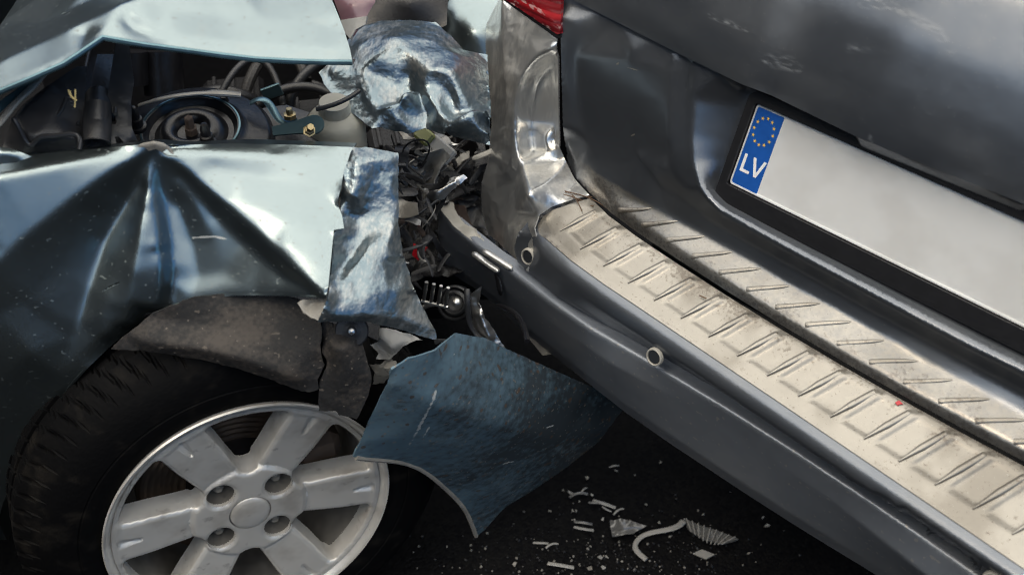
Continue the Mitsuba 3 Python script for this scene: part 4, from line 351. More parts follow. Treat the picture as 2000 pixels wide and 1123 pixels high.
scene['paint_bumper'] = two(bump({**GREY, 'metallic': 0.68, 'base_color': P_(lambda p, n, uv: grey_col(p, n, uv) * 1.1), 'roughness': P_(lambda p, n, uv: grey_rough(p, n, uv) + 0.06)}, lambda p, n, uv: flake(p)))
scene['paint_grey'] = two(bump({**GREY, 'base_color': P_(grey_col), 'roughness': P_(grey_rough)}, lambda p, n, uv: flake(p)))
def tail_marks(p):
    d = mi.Float(9.0)
    for k, l in enumerate(W['tail_marks']): d = dr.minimum(d, seg_dist(p, l) * (1.0 if k == 0 else 1.7))
    return 1 - S_(0.0009, 0.0022, d + 0.003 * (F_(p.x * 160, p.y * 160, p.z * 160, 3) - 0.42))

_ps = np.array(W['pad_seam']); _u = np.array([0.72176, -0.69214, 0]); _w = np.array([-0.69214, -0.72176, 0])
SFIT = np.polyfit(_ps @ _u, _ps @ _w, 4).tolist()
def seam_grime(p):
    """Gritty dirt that has gathered along the seam between step and tailgate."""
    a = p.x * 0.72176 - p.y * 0.69214; b = -p.x * 0.69214 - p.y * 0.72176
    s = (((SFIT[0] * a + SFIT[1]) * a + SFIT[2]) * a + SFIT[3]) * a + SFIT[4]
    g = F_(p.x * 300, p.y * 300, p.z * 300, 3) * 0.6 + F_(p.x * 45, p.y * 45, p.z * 45, 3) * 0.4
    return S_(0.54, 0.74, g + 0.22 * (1 - dr.clip(dr.abs(b - s) / 0.032, 0, 1)) - 0.08)
def pad_col(p, n, uv):
    d = F_(p.x * 16, p.y * 16, p.z * 16, 4)
    base = X_((0.29, 0.272, 0.242), (0.20, 0.184, 0.16), S_(0.4, 0.66, d))
    base = X_(base, (0.085, 0.068, 0.052), seam_grime(p) * 0.6)
    base = X_(base, (0.09, 0.07, 0.055), speck(p, 420, 0.15, 2) * 0.5)
    return X_(base, (0.34, 0.33, 0.30), speck(p, 520, 0.12, 8) * 0.5)
RLA = np.array(W['ribline']); RLA = RLA[(RLA[:, 0] < 0.6)]
_a = RLA @ np.array([0.72176, -0.69214, 0]); RFIT = np.polyfit(_a, RLA[:, 2], 2).tolist()
def upper_smears(p):
    """Greasy wipe marks and scratches across the upper tailgate."""
    d = mi.Float(9.0)
    for k, l in enumerate(W['upper_marks']): d = dr.minimum(d, seg_dist(p, l) * (1.0 if k < 3 else 2.2))
    return (1 - S_(0.002, 0.011, d)) * S_(0.35, 0.75, F_(p.x * 90, p.y * 90, p.z * 260, 3))
scene['paint_upper'] = two(bump({**GREY, 'base_color': P_(lambda p, n, uv: X_(grey_col(p, n, uv), (0.30, 0.31, 0.32), upper_smears(p) * 0.6)), 'roughness': P_(lambda p, n, uv: grey_rough(p, n, uv) + 0.3 * upper_smears(p))}, lambda p, n, uv: flake(p)))
def ledge_dust(p):
    """Dried dust lying on the ledge of the tailgate, up to the ends of its ribs."""
    a = p.x * 0.72176 - p.y * 0.69214
    zr = RFIT[0] * a * a + RFIT[1] * a + RFIT[2]
    w = F_(p.x * 60, p.y * 60, p.z * 60, 3) - 0.5
    return (1 - S_(-0.001, 0.004, p.z - zr + 0.004 * w)) * (1 - S_(-0.90, -0.98, a)) * (0.45 + 0.55 * F_(p.x * 240, p.y * 240, p.z * 240, 3))
scene['paint_tailgate'] = two(bump({**GREY, 'base_color': P_(lambda p, n, uv: X_(X_(grey_col(p, n, uv), pad_col(p, n, uv), ledge_dust(p)), (0.34, 0.30, 0.25), tail_marks(p) * 0.8)), 'roughness': P_(lambda p, n, uv: grey_rough(p, n, uv) + 0.25 * tail_marks(p))}, lambda p, n, uv: flake(p)))
scene['paint_step'] = two(bump({'type': 'principled', 'base_color': P_(pad_col), 'metallic': 0.72, 'roughness': P_(lambda p, n, uv: 0.29 + 0.16 * F_(p.x * 30, p.y * 30, p.z * 30, 3)), 'clearcoat': 0.3}, lambda p, n, uv: flake(p) * 1.5))

def scrape(p): return S_(0.44, 0.72, F_(p.x * 18, p.y * 18, p.z * 8, 3) * 0.45 + 0.30 * F_(p.x * 260, p.y * 260, p.z * 60, 3) + 0.25 * F_(p.x * 70, p.y * 70, p.z * 30, 3))
def corner_col(p, n, uv): return X_((0.54, 0.54, 0.53), (0.74, 0.725, 0.69), scrape(p))
scene['paint_scraped'] = two(bump({'type': 'principled', 'base_color': P_(corner_col), 'metallic': 0.78, 'roughness': P_(lambda p, n, uv: 0.2 + 0.2 * scrape(p)), 'clearcoat': 0.4}, lambda p, n, uv: flake(p) + scrape(p) * 2e-4 + (F_(p.x * 60, p.y * 60, p.z * 40, 3) - 0.5) * 5e-4))

def simple(name, col, rough=0.5, metal=0.0, bumpy=0.0, freq=200, var=0.3, two_sided=True, **kw):
    c0 = tuple(x * (1 - var) for x in col); c1 = tuple(min(1, x * (1 + var)) for x in col)
    b = {'type': 'principled', 'base_color': P_(lambda p, n, uv: X_(c0, c1, F_(p.x * freq / 4, p.y * freq / 4, p.z * freq / 4, 4))), 'metallic': metal, 'roughness': rough, 'specular': 0.5, **kw}
    if bumpy: b = bump(b, lambda p, n, uv: (F_(p.x * freq, p.y * freq, p.z * freq, 3) - 0.5) * bumpy)
    scene[name] = two(b)

simple('black_plastic', (0.008, 0.008, 0.0095), 0.42, bumpy=2e-4, freq=400)
simple('grey_plastic', (0.018, 0.018, 0.020), 0.45, bumpy=3e-4)
simple('dusty_metal', (0.030, 0.031, 0.034), 0.4, 0.4, bumpy=4e-4, freq=160, var=0.5)
simple('dark_metal', (0.009, 0.009, 0.011), 0.3, 0.3, bumpy=3e-4, freq=160, var=0.5)
simple('bright_metal', (0.62, 0.61, 0.59), 0.28, 0.95, bumpy=2e-4)
simple('brass', (0.30, 0.245, 0.14), 0.38, 0.95)
simple('teal_steel', (0.10, 0.17, 0.20), 0.3, 0.8)
simple('white_plastic', (0.27, 0.265, 0.25), 0.4, bumpy=2e-4, var=0.08)
simple('cream_tank', (0.27, 0.26, 0.215), 0.45, var=0.25, freq=80, spec_trans=0.0)
simple('rubber', (0.016, 0.015, 0.015), 0.5, bumpy=4e-4, freq=500)
simple('chips_olive', (0.20, 0.21, 0.07), 0.4)
simple('red_plastic', (0.42, 0.012, 0.02), 0.25)
simple('amber_plastic', (0.45, 0.2, 0.05), 0.3)
simple('rust', (0.085, 0.058, 0.042), 0.8, bumpy=8e-4, freq=180, var=0.5)
simple('rust_dark', (0.045, 0.030, 0.024), 0.8, bumpy=6e-4, freq=180, var=0.6)
simple('flange_dust', (0.42, 0.40, 0.355), 0.6, 0.2, bumpy=4e-4, freq=150, var=0.35)
simple('dusty_silver', (0.22, 0.21, 0.19), 0.4, 0.4, bumpy=4e-4, freq=150, var=0.5)
simple('letter_white', (0.80, 0.80, 0.79), 0.4, var=0.04)
simple('shaded_grime', (0.16, 0.15, 0.135), 0.5, 0.4, bumpy=3e-4, freq=120, var=0.6)  # grimy rim metal, its colour darkened to hold the shade inside barrel and pockets
simple('straw', (0.48, 0.38, 0.17), 0.7)
simple('twig', (0.10, 0.055, 0.03), 0.8)
simple('primer', (0.22, 0.21, 0.19), 0.6, 0.1, bumpy=4e-4)

def liner_dust(p): return S_(0.38, 0.74, F_(p.x * 26, p.y * 26, p.z * 26, 4) * 0.65 + F_(p.x * 230, p.y * 230, p.z * 230, 3) * 0.35)
def liner_col(p, n, uv):
    a = X_((0.006, 0.006, 0.0068), (0.046, 0.038, 0.032), liner_dust(p))
    return X_(a, (0.15, 0.125, 0.10), speck(p, 240, 0.15, 5) * 0.5)
scene['liner_plastic'] = two(bump({'type': 'principled', 'base_color': P_(liner_col), 'roughness': 0.72}, lambda p, n, uv: (F_(p.x * 240, p.y * 240, p.z * 240, 3) - 0.5) * 5e-4))

def tyre_col(p, n, uv):
    d = S_(0.5, 0.8, F_(p.x * 35, p.y * 35, p.z * 35, 5))
    return X_((0.002, 0.002, 0.0024), (0.012, 0.0105, 0.009), d * 0.7)
scene['tyre_rubber'] = two(bump({'type': 'principled', 'base_color': P_(tyre_col), 'roughness': 0.7, 'specular': 0.1}, lambda p, n, uv: (F_(p.x * 220, p.y * 220, p.z * 220, 3) - 0.5) * 5e-4))

def rim_col(p, n, uv):
    g = S_(0.45, 0.85, F_(p.x * 26, p.y * 26, p.z * 26, 5))
    a = X_((0.56, 0.545, 0.515), (0.33, 0.305, 0.27), g * 0.7)
    return X_(a, (0.06, 0.045, 0.035), S_(0.66, 0.80, F_(p.x * 70, p.y * 70, p.z * 70 + 4, 4)) * 0.3)
scene['rim_silver'] = two(bump({'type': 'principled', 'base_color': P_(rim_col), 'metallic': 0.35, 'roughness': 0.34, 'clearcoat': 0.35}, lambda p, n, uv: (F_(p.x * 120, p.y * 120, p.z * 120, 3) - 0.5) * 1.5e-4))
scene['disc_steel'] = two(bump({'type': 'principled', 'base_color': P_(lambda p, n, uv: X_((0.09, 0.08, 0.075), (0.20, 0.14, 0.10), F_(p.x * 30, p.y * 30, p.z * 30))), 'metallic': 0.8, 'roughness': 0.4}, lambda p, n, uv: (F_(p.x * 50, p.y * 50, p.z * 50) - 0.5) * 3e-4))

def cover_dirt(p):
    a = F_(p.x * 13 + 5, p.y * 13, p.z * 13, 4); b = F_(p.x * 130, p.y * 130, p.z * 130, 3)
    return S_(0.42, 0.62, a * 0.6 + b * 0.4)
def cover_marks(p):
    d = mi.Float(9.0)
    for k, l in enumerate(W['cover_marks']): d = dr.minimum(d, seg_dist(p, l) * (1.0 if k in (1, 3) else 1.5))
    return 1 - S_(0.0016, 0.0030, d + 0.003 * (N_(p.x * 240, p.y * 240, p.z * 240) - 0.4))
def cover_col(p, n, uv):
    a = X_((0.105, 0.175, 0.23), (0.125, 0.198, 0.252), F_(p.x * 20, p.y * 20, p.z * 20))
    right_dark = S_(0.30, 0.80, F_(p.x * 13 + 5, p.y * 13, p.z * 13, 4) * 0.55 + F_(p.x * 130, p.y * 130, p.z * 130, 3) * 0.45 + 1.5 * (p.x + 0.06))  # noise-broken darkening that grows towards the right end of the cover
    a = X_(a, (0.020, 0.023, 0.027), dr.minimum(right_dark, 0.88))
    a = X_(a, (0.09, 0.06, 0.04), speck(p, 120, 0.2, 2) * 0.75)
    a = X_(a, (0.22, 0.19, 0.155), speck(p, 240, 0.18, 6) * 0.75)
    return X_(a, (0.50, 0.52, 0.52), cover_marks(p) * 0.9)
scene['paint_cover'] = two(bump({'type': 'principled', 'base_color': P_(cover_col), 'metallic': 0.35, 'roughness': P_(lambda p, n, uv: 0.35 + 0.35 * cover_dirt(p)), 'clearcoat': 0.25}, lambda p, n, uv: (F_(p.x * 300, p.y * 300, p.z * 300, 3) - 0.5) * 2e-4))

def plate_col(p, n, uv):
    d = F_(p.x * 14, p.y * 14, p.z * 14, 4)
    return X_((0.80, 0.80, 0.785), (0.73, 0.725, 0.705), S_(0.42, 0.68, d))
scene['plate_white'] = two({'type': 'principled', 'base_color': P_(plate_col), 'roughness': 0.38, 'metallic': 0.25, 'specular': 0.5})
simple('plate_blue', (0.010, 0.085, 0.36), 0.35, var=0.15)
simple('plate_yellow', (0.75, 0.50, 0.10), 0.4, var=0.05)

def asphalt_col(p, n, uv):
    v = mikit.voronoi(p.x * 170, p.y * 170)
    return X_((0.002, 0.002, 0.003), (0.007, 0.007, 0.0072), v[2] * 0.8) * (0.7 + 0.5 * F_(p.x * 6, p.y * 6, 0, 3))
scene['asphalt_mat'] = bump({'type': 'principled', 'base_color': P_(asphalt_col), 'roughness': 0.8, 'specular': 0.12}, lambda p, n, uv: -mikit.voronoi(p.x * 170, p.y * 170)[0] * 2.5e-3)
def lamp_red(p, n, uv):
    a = X_((0.42, 0.010, 0.016), (0.16, 0.004, 0.008), S_(0.3, 0.7, N_(p.z * 83 - p.x * 14 + 3)))
    return X_(a, (0.62, 0.50, 0.48), S_(0.64, 0.74, F_(p.x * 60, p.y * 60, p.z * 130, 3)) * 0.45)
scene['lens_red'] = two(bump({'type': 'principled', 'base_color': P_(lamp_red), 'roughness': 0.16, 'clearcoat': 1.0, 'specular': 0.6}, lambda p, n, uv: dr.abs(dr.sin(p.z * 260 - p.x * 45)) * 1.1e-3))
simple('lens_dark', (0.16, 0.085, 0.10), 0.2, var=0.35, freq=90, clearcoat=1.0)
scene['clear_plastic'] = two({'type': 'principled', 'base_color': rgb(0.10, 0.10, 0.098), 'roughness': 0.14, 'specular': 0.7, 'clearcoat': 1.0})
simple('wall_plaster', (0.022, 0.027, 0.036), 0.9)
simple('roof_tile', (0.016, 0.019, 0.026), 0.9)

# ---------------- setting ----------------
def ground_mesh():
    r = np.r_[0, np.geomspace(0.05, 60, 60)]
    return lathe(np.c_[r, np.zeros(len(r))][1:], 48, (0.1, 1.3, 0))
g = trimesh.Trimesh([[-60, -60, 0], [60, -60, 0], [60, 60, 0], [-60, 60, 0]], [[0, 1, 2], [0, 2, 3]], process=False)
put('asphalt', g, 'asphalt_mat', False, 'dark asphalt road littered with broken pieces under the cars', category='road', kind='structure')

# ---------------- blue car ----------------
BC = 'blue_car'
labels[BC] = {'label': 'crashed teal blue car with creased wing, buckled bonnet and silver alloy wheel', 'category': 'car'}
def bpart(name, mesh, mat, smooth=35, label=None): return put(f'{BC}__{name}', mesh, mat, smooth, label)

bpart('hood', panel('hood', 3.5, 4.0, 0.004), 'paint_blue')
bpart('wing', panel('fender', 2.5, 4.2, 0.0015, dents=W['wing_dents']), 'paint_wing', label='wing with creases fanning out from one dent')
def flap_rough(P): return np.clip((P[:, 1] - 95) / 50, 0.25, 1.0)
bpart('wing_tip', panel('fender_flap', 2.2, 3.0, 0.0015, rough=((4.0, 26, flap_rough), (1.6, 9, flap_rough)), jag=1.2), 'paint_crushed', label='torn front end of the wing, scraped to bare metal')
bpart('torn_tab', panel('torn_tab', 2.0, 2.0, 0.0015, rough=((3.0, 14, None),), jag=2.0), 'primer')
bpart('bonnet_nose', panel('crumpled_nose', 2.6, 4.2, 0.0015, rough=((1.5, 34, None), (0.5, 11, None)), jag=1.0), 'paint_crushed', label='crumpled front of the bonnet folded up like foil')
bpart('wing_panel', panel('far_wing', 5, 8), 'paint_blue')
bpart('air_duct', panel('dark_gap', 5, 6), 'black_plastic')  # black sheet added where only a dark gap shows behind the bonnet nose
bpart('headlamp', panel('headlamp_lens', 4, 5, 0.003), 'lens_dark')
bpart('headlamp__rim', panel('headlamp_rim', 3, 3, 0.006), 'white_plastic')
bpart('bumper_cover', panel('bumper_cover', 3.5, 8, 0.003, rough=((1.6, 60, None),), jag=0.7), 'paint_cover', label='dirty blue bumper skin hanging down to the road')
bpart('bumper_cover__lip', tube(W['cover_edge'], 0.0035, 40, 8), 'primer')
bpart('arch_liner', panel('arch_liner', 3, 4, 0.0025, rough=((2.0, 30, None),), jag=1.2), 'liner_plastic')
bpart('arch_liner', panel('arch_liner_b', 3, 4, 0.0025, rough=((2.5, 30, None),), jag=1.5), 'liner_plastic', label='broken front piece of the wheel arch liner')
bpart('white_trim', panel('white_trim', 2.2, 2.0, 0.001, rough=((3.5, 22, None),), jag=1.5), 'white_plastic', label='crumpled white lamp housing under the wing tip')
bpart('rusty_trim', panel('rusty_trim', 2.2, 1.5, 0.002, rough=((2.5, 14, None),), jag=2.0), 'primer')

bpart('wing__torn_fold', panel('torn_fold', 1.6, 1.5, 0.001, rough=((1.2, 8, None),), jag=0.8), 'primer', label='torn paint at the peak of the crease')
# wing edge turned in under the wheel arch
lip = np.array(W['lip']); L2 = spline(lip, 120)
IN = np.array([0, 1.0, 0.1])
V = np.vstack([L2 + np.array([0, 0.001, 0.0]), L2 + np.array([0, 0.022, 0.003])]); k = len(L2)
F = np.array([[i, i + 1, i + k] for i in range(k - 1)] + [[i + 1, i + k + 1, i + k] for i in range(k - 1)])
bpart('wing__arch_flange', solidify(V, F, 0.002), 'paint_blue')
# turned-in top edge of the wing
tp = spline(W['fender_top'], 80); V = np.vstack([tp, tp + [0, 0.03, -0.012]]); k = len(tp)
F = np.array([[i, i + 1, i + k] for i in range(k - 1)] + [[i + 1, i + k + 1, i + k] for i in range(k - 1)])
bpart('wing__top_flange', solidify(V - [0, 0, 0.0015], F, 0.0015), 'paint_blue')
# hood rim: hem folded round the edge
he = np.array(W['hood_edge'])
hp = np.vstack([densify(he, 0.02)])
bpart('hood__hem', tube(hp + [0, -0.0012, -0.0022], 0.0036, None, 8), 'teal_steel')
hi = np.vstack([hp + [0, 0.004, -0.008], hp + [0, 0.03, -0.016]]); k = len(hp)
bpart('hood__inner_frame', solidify(hi, np.array([[i, i + k, i + 1] for i in range(k - 1)] + [[i + 1, i + k, i + k + 1] for i in range(k - 1)]), 0.001), 'dark_metal')

# wheel
WC = np.array([-0.355, 1.084, 0.301]); yw, cw = math.radians(24.1), math.radians(3.1)
WN = np.array([math.sin(yw) * math.cos(cw), -math.cos(yw) * math.cos(cw), math.sin(cw)])
WX = np.array([math.cos(yw), math.sin(yw), 0]); WY = np.cross(WX, -WN); WY = WY if WY[2] > 0 else -WY
def wheel(prof, n=160): return lathe(prof, n, WC, WN, WX)
whl = f'{BC}__wheel'
def wpart(name, mesh, mat, smooth=35, label=None): return put(f'{whl}__{name}', mesh, mat, smooth, label)
# tyre with grooved tread and shoulder blocks
R = 0.300
prof = [(0.193, -0.008), (0.199, -0.004), (0.205, -0.001), (0.214, 0.0005), (0.224, 0.0), (0.226, -0.0015), (0.228, 0.0), (0.244, -0.002), (0.258, -0.007), (0.27, -0.014), (0.281, -0.024), (0.289, -0.034), (0.294, -0.044)]
for a, b in ((-0.05, -0.078), (-0.088, -0.112), (-0.122, -0.146), (-0.156, -0.184)):
    prof += [(R - 0.001, a), (R, (a + b) / 2), (R - 0.001, b), (R - 0.009, b - 0.001), (R - 0.009, b - 0.009)]
prof = prof[:-2] + [(0.29, -0.195), (0.27, -0.21), (0.24, -0.218), (0.2, -0.21), (0.19, -0.2)]
NT = 720
ty = lathe(prof, NT, (0, 0, 0), (0, 0, 1), (1, 0, 0)); v = np.array(ty.vertices).reshape(len(prof), NT, 3)
th = np.arange(NT) * 2 * np.pi / NT
for i, (r, z) in enumerate(prof):
    if r > 0.276 and z < -0.016 and z > -0.2:
        ph = (th * 72 / (2 * np.pi) + z * 22) % 1.0
        cut = (ph < 0.16) * 0.007 * (1.0 if r > 0.288 else 0.5)
        rr = r - cut
        v[i, :, 0], v[i, :, 1] = rr * np.cos(th), rr * np.sin(th)
ty = trimesh.Trimesh(v.reshape(-1, 3), ty.faces, process=False)
M = np.eye(4); M[:3, 0], M[:3, 1], M[:3, 2], M[:3, 3] = WX, np.cross(WN, WX), WN, WC
ty.apply_transform(M); wpart('tyre', ty, 'tyre_rubber', 25)
# rim: barrel and lip
RS = 0.196
wpart('rim', wheel([(0.182, -0.012), (0.186, -0.006), (0.190, 0.000), (0.1935, 0.0035), (RS, 0.004), (RS + 0.0015, 0.0015), (RS, -0.002), (0.1935, -0.006), (0.1925, -0.02), (0.188, -0.05), (0.186, -0.12), (0.190, -0.19), (0.196, -0.2)]), 'rim_silver', 50)
wpart('barrel', wheel([(0.1805, -0.014), (0.178, -0.03), (0.172, -0.05), (0.170, -0.12), (0.178, -0.19), (0.184, -0.2)]), 'shaded_grime', 50)
# spoked face
def window(c):
    a = math.radians(c); pts = []
    for t in np.linspace(-18.5, 18.5, 15): pts.append((176 * math.cos(math.radians(t)), 176 * math.sin(math.radians(t))))
    for x, y in ((128, 35), (97, 20.5)): pts.append((x, y))
    pts += [(76, 10), (74, 0), (76, -10)]
    for x, y in ((97, -20.5), (128, -35)): pts.append((x, y))
    p = Polygon(pts).buffer(-7).buffer(7).buffer(1.0)
    q = np.array(p.exterior.coords)[:-1]
    return np.c_[q[:, 0] * math.cos(a) - q[:, 1] * math.sin(a), q[:, 0] * math.sin(a) + q[:, 1] * math.cos(a)]
wins = [window(22.5 + 60 * k) for k in range(6)]
lugs = [(55.5 * math.cos(math.radians(36 + 90 * k)), 55.5 * math.sin(math.radians(36 + 90 * k))) for k in range(4)]
lholes = [np.array(Point(x, y).buffer(19.0, 24).exterior.coords)[:-1] for x, y in lugs]
ring = np.array(Point(0, 0).buffer(184.5, 64).exterior.coords)[:-1]
caph = np.array(Point(0, 0).buffer(29.2, 32).exterior.coords)[:-1]
Pw, Fw, _ = mesh2d(ring, wins + lholes + [caph], 3.0, 0.1)
rr = np.hypot(Pw[:, 0], Pw[:, 1])
dist = np.min([shapely.distance(shapely.points(Pw), Polygon(w)) for w in wins], axis=0)
ldist = np.min([shapely.distance(shapely.points(Pw), Point(*l)) for l in lugs], axis=0) - 19.0
hz = -4 - 0.0 * rr - 10 * np.clip((184 - rr) / 110, 0, 1) ** 1.3                       # dished face
hz += 5.0 * (1 - np.clip((rr - 74) / 9, 0, 1) ** 2 * (3 - 2 * np.clip((rr - 74) / 9, 0, 1)))  # raised hub
gro = np.exp(-((rr - 81) / 1.6) ** 2) * 2.0
hz -= gro
hz -= 4.5 * np.clip(1 - dist / 8.0, 0, 1) ** 2                                        # soft edges of the windows
hz -= 3.2 * np.clip(1 - ldist / 5.0, 0, 1) ** 2
hz += 1.5 * np.clip(1 - np.abs(rr - 178) / 5, 0, 1)
for k in range(6):                                                                        # a drop-shaped notch at the end of each spoke
    a = math.radians(-7.5 + 60 * k); x = Pw[:, 0] * math.cos(a) + Pw[:, 1] * math.sin(a); y = -Pw[:, 0] * math.sin(a) + Pw[:, 1] * math.cos(a)
    t = np.clip((x - 148) / 26, 0, 1); w_ = 1.5 + 5.0 * t
    hz -= 5.0 * ((x > 146) & (x < 177)) * np.clip(1.15 - np.abs(y) / w_, 0, 1) * np.clip((177 - x) / 3, 0, 1)
Vw = WC + (Pw[:, :1] * WX + Pw[:, 1:2] * WY + hz[:, None] * WN) / 1000
if np.dot(np.cross(WX, WY), WN) < 0: Fw = Fw[:, ::-1]
wpart('spoked_face', solidify(Vw, Fw, 0.034, np.broadcast_to(WN, Vw.shape)), 'rim_silver', 38)
wpart('centre_cap', wheel([(0.0001, -0.0055), (0.02, -0.006), (0.0262, -0.008), (0.0278, -0.0105), (0.028, -0.02)], 48), 'rim_silver', 40)
for x, y in lugs:
    c = WC + (x * WX + y * WY) / 1000
    nm = wpart('lug_pocket', lathe([(0.0196, -0.0115), (0.0190, -0.018), (0.0140, -0.040), (0.0, -0.041)], 32, c, WN, WX), 'shaded_grime', 40)
    wpart('lug_nut', cat(lathe([(0.0, -0.024), (0.005, -0.0245), (0.0075, -0.027), (0.0085, -0.042)], 6, c, WN, WX)), 'dusty_silver', 20)
wpart('brake_disc', wheel([(0.05, -0.085), (0.075, -0.083)] + [(0.075 + 0.0045 * i, -0.083 - 0.0012 * (i % 2)) for i in range(1, 14)] + [(0.138, -0.09), (0.138, -0.105)], 96), 'disc_steel', 15)
wpart('hub', wheel([(0.0, -0.05), (0.045, -0.05), (0.07, -0.055), (0.072, -0.085)], 48), 'dark_metal', 30)
wpart('brake_caliper', box((0.07, 0.05, 0.055), WC + WX * 0.115 + WY * 0.02 - WN * 0.085, WX, WY, WN, 0.012), 'rust', 30)

# what the engine bay shows
FWD_B = unit([0, -0.5, 0.87])
S0 = np.array(W['strut'])
SA = unit([0.03, -0.16, 1.0])
bpart('strut_tower', lathe([(0.112, -0.05), (0.106, -0.022), (0.098, -0.014), (0.075, -0.010), (0.068, -0.004), (0.064, 0.0), (0.061, 0.0), (0.059, -0.004), (0.055, -0.010), (0.048, -0.010), (0.041, -0.002), (0.036, 0.002), (0.028, 0.003), (0.022, 0.0), (0.018, -0.008), (0.0, -0.01)], 72, S0, SA), 'dark_metal', 40, 'round black suspension strut mount')
bpart('strut_tower__rim', lathe([(0.0655, -0.003), (0.065, 0.0015), (0.0628, 0.002), (0.0615, -0.002)], 72, S0, SA), 'teal_steel', 40)
bpart('strut_tower__spindle', lathe([(0.0, 0.018), (0.005, 0.018), (0.0062, 0.016), (0.0062, 0.002), (0.0085, 0.001), (0.0085, -0.014)], 6, S0, SA), 'rust', 20)
for nm in ('stud1', 'stud2', 'stud3'):
    c = np.array(W[nm]); hgt = 0.03
    k = bpart('mount_stud', lathe([(0.0, hgt), (0.004, hgt - 0.001), (0.0062, hgt - 0.008), (0.0062, 0.012), (0.0085, 0.011), (0.0085, 0.0), (0.012, -0.001), (0.012, -0.006)], 12, c - SA * 0.008, SA), 'black_plastic', 25)
c = np.array(W['stud1'])
bpart('mount_stud__spacer', lathe([(0.0, 0.004), (0.008, 0.004), (0.008, -0.012), (0.0, -0.012)], 12, c - SA * 0.01, SA), 'bright_metal', 25)
bpart('strut_shelf', panel('strut_shelf', 5, 5, rough=((2.0, 40, None),)), 'dusty_metal')
bpart('inner_wing', panel('inner_wing', 4, 3, rough=((1.0, 30, None),)), 'dusty_metal')
for nm in ('cyl1', 'cyl2'):
    a, b = np.array(W[nm][0]), np.array(W[nm][1])
    bpart('damper', tube([a, b], 0.026 if nm == 'cyl1' else 0.032, 4, 20), 'dark_metal')
r0, r1 = np.array(W['rod0']), np.array(W['rod1'])
bpart('wiper_arm', tube([r1 + [-.01, 0, .0], r1 * .6 + r0 * .4 + [0, 0, 0.01], r0], [0.004] * 3 + [0.0045] * 8 + [0.007] * 5, 16, 10, flat=0.5), 'dusty_silver')
rail = np.array(W['rail'])
ch = spline(rail, 30)
bpart('gutter_tube', cat(tube(ch[:12], 0.0165, None, 20, caps=False), lathe([(0.0165, 0.0), (0.0168, 0.002), (0.0135, 0.002), (0.0132, -0.05)], 24, ch[0], ch[0] - ch[1])), 'dusty_metal', 40, 'open-ended metal tube beside the bonnet hinge')
bpart('gutter_tube__bore', lathe([(0.0134, -0.03), (0.0, -0.031)], 24, ch[0], unit(ch[0] - ch[1])), 'black_plastic')
sd = np.array([1, 0, 0])
def strip_mesh(P, wl, wr, drop, th=0.0015):
    a, b, c, d_ = P + sd * -wl - UP * drop, P + sd * -wl * .8, P + sd * wr * .8, P + sd * wr - UP * drop
    V = np.vstack([a, b, c, d_]); k = len(P); F = []
    for s in range(3):
        for i in range(k - 1): F += [[s * k + i, s * k + i + 1, (s + 1) * k + i], [s * k + i + 1, (s + 1) * k + i + 1, (s + 1) * k + i]]
    return solidify(V, np.array(F), th)
bpart('gutter_channel', strip_mesh(ch[7:] + [0, 0.004, -0.02], 0.026, 0.02, -0.018), 'dark_metal')
bpart('gutter_channel__edge', tube(ch[3:] + [-0.024, 0, -0.002], 0.0028, None, 8), 'dusty_metal')
bpart('gutter_channel__edge', tube(ch[6:] + [0.021, 0, -0.002], 0.0024, None, 8), 'dusty_metal')
bpart('cowl', panel('cowl', 4, 3, rough=((1.2, 25, None),)), 'grey_plastic')
bpart('cowl__ridge', tube(W['cowl_edge'], 0.003, 40, 8), 'dusty_metal')
bpart('cowl__ridge', tube(W['cowl_edge2'], 0.0022, 30, 8), 'dusty_metal')
G = W['grille']; go, gu, gv, gn = (np.array(G[k]) for k in 'ouvn'); gp = Polygon(np.array(G['poly']) / 1000).buffer(0)
x0, y0, x1, y1 = gp.bounds; bars = []
for k in range(9):
    for ax in (0, 1):
        t = (k + .5) / 9
        ln = shapely.LineString([(x0, y0 + (y1 - y0) * t), (x1, y0 + (y1 - y0) * t)] if ax else [(x0 + (x1 - x0) * t, y0), (x0 + (x1 - x0) * t, y1)]).intersection(gp)
        for s in getattr(ln, 'geoms', [ln]):
            c_ = np.array(s.coords)
            if len(c_) == 2: bars.append(tube(go + c_[:, :1] * gu + c_[:, 1:] * gv + gn * (0.002 * ax + .004), 0.0011, None, 5))
k = bpart('cowl__grille', cat(*bars), 'dusty_metal'); labels[k] = {'label': 'mesh of the air intake', 'kind': 'stuff'}
bpart('cowl_side', panel('cowl_side', 4, 3), 'teal_steel')
bpart('windscreen_pillar', tube(W['pillar'], 0.0052, 40, 10, flat=0.6), 'primer')
bpart('wing_corner', panel('wing_corner', 3, 2), 'paint_blue')
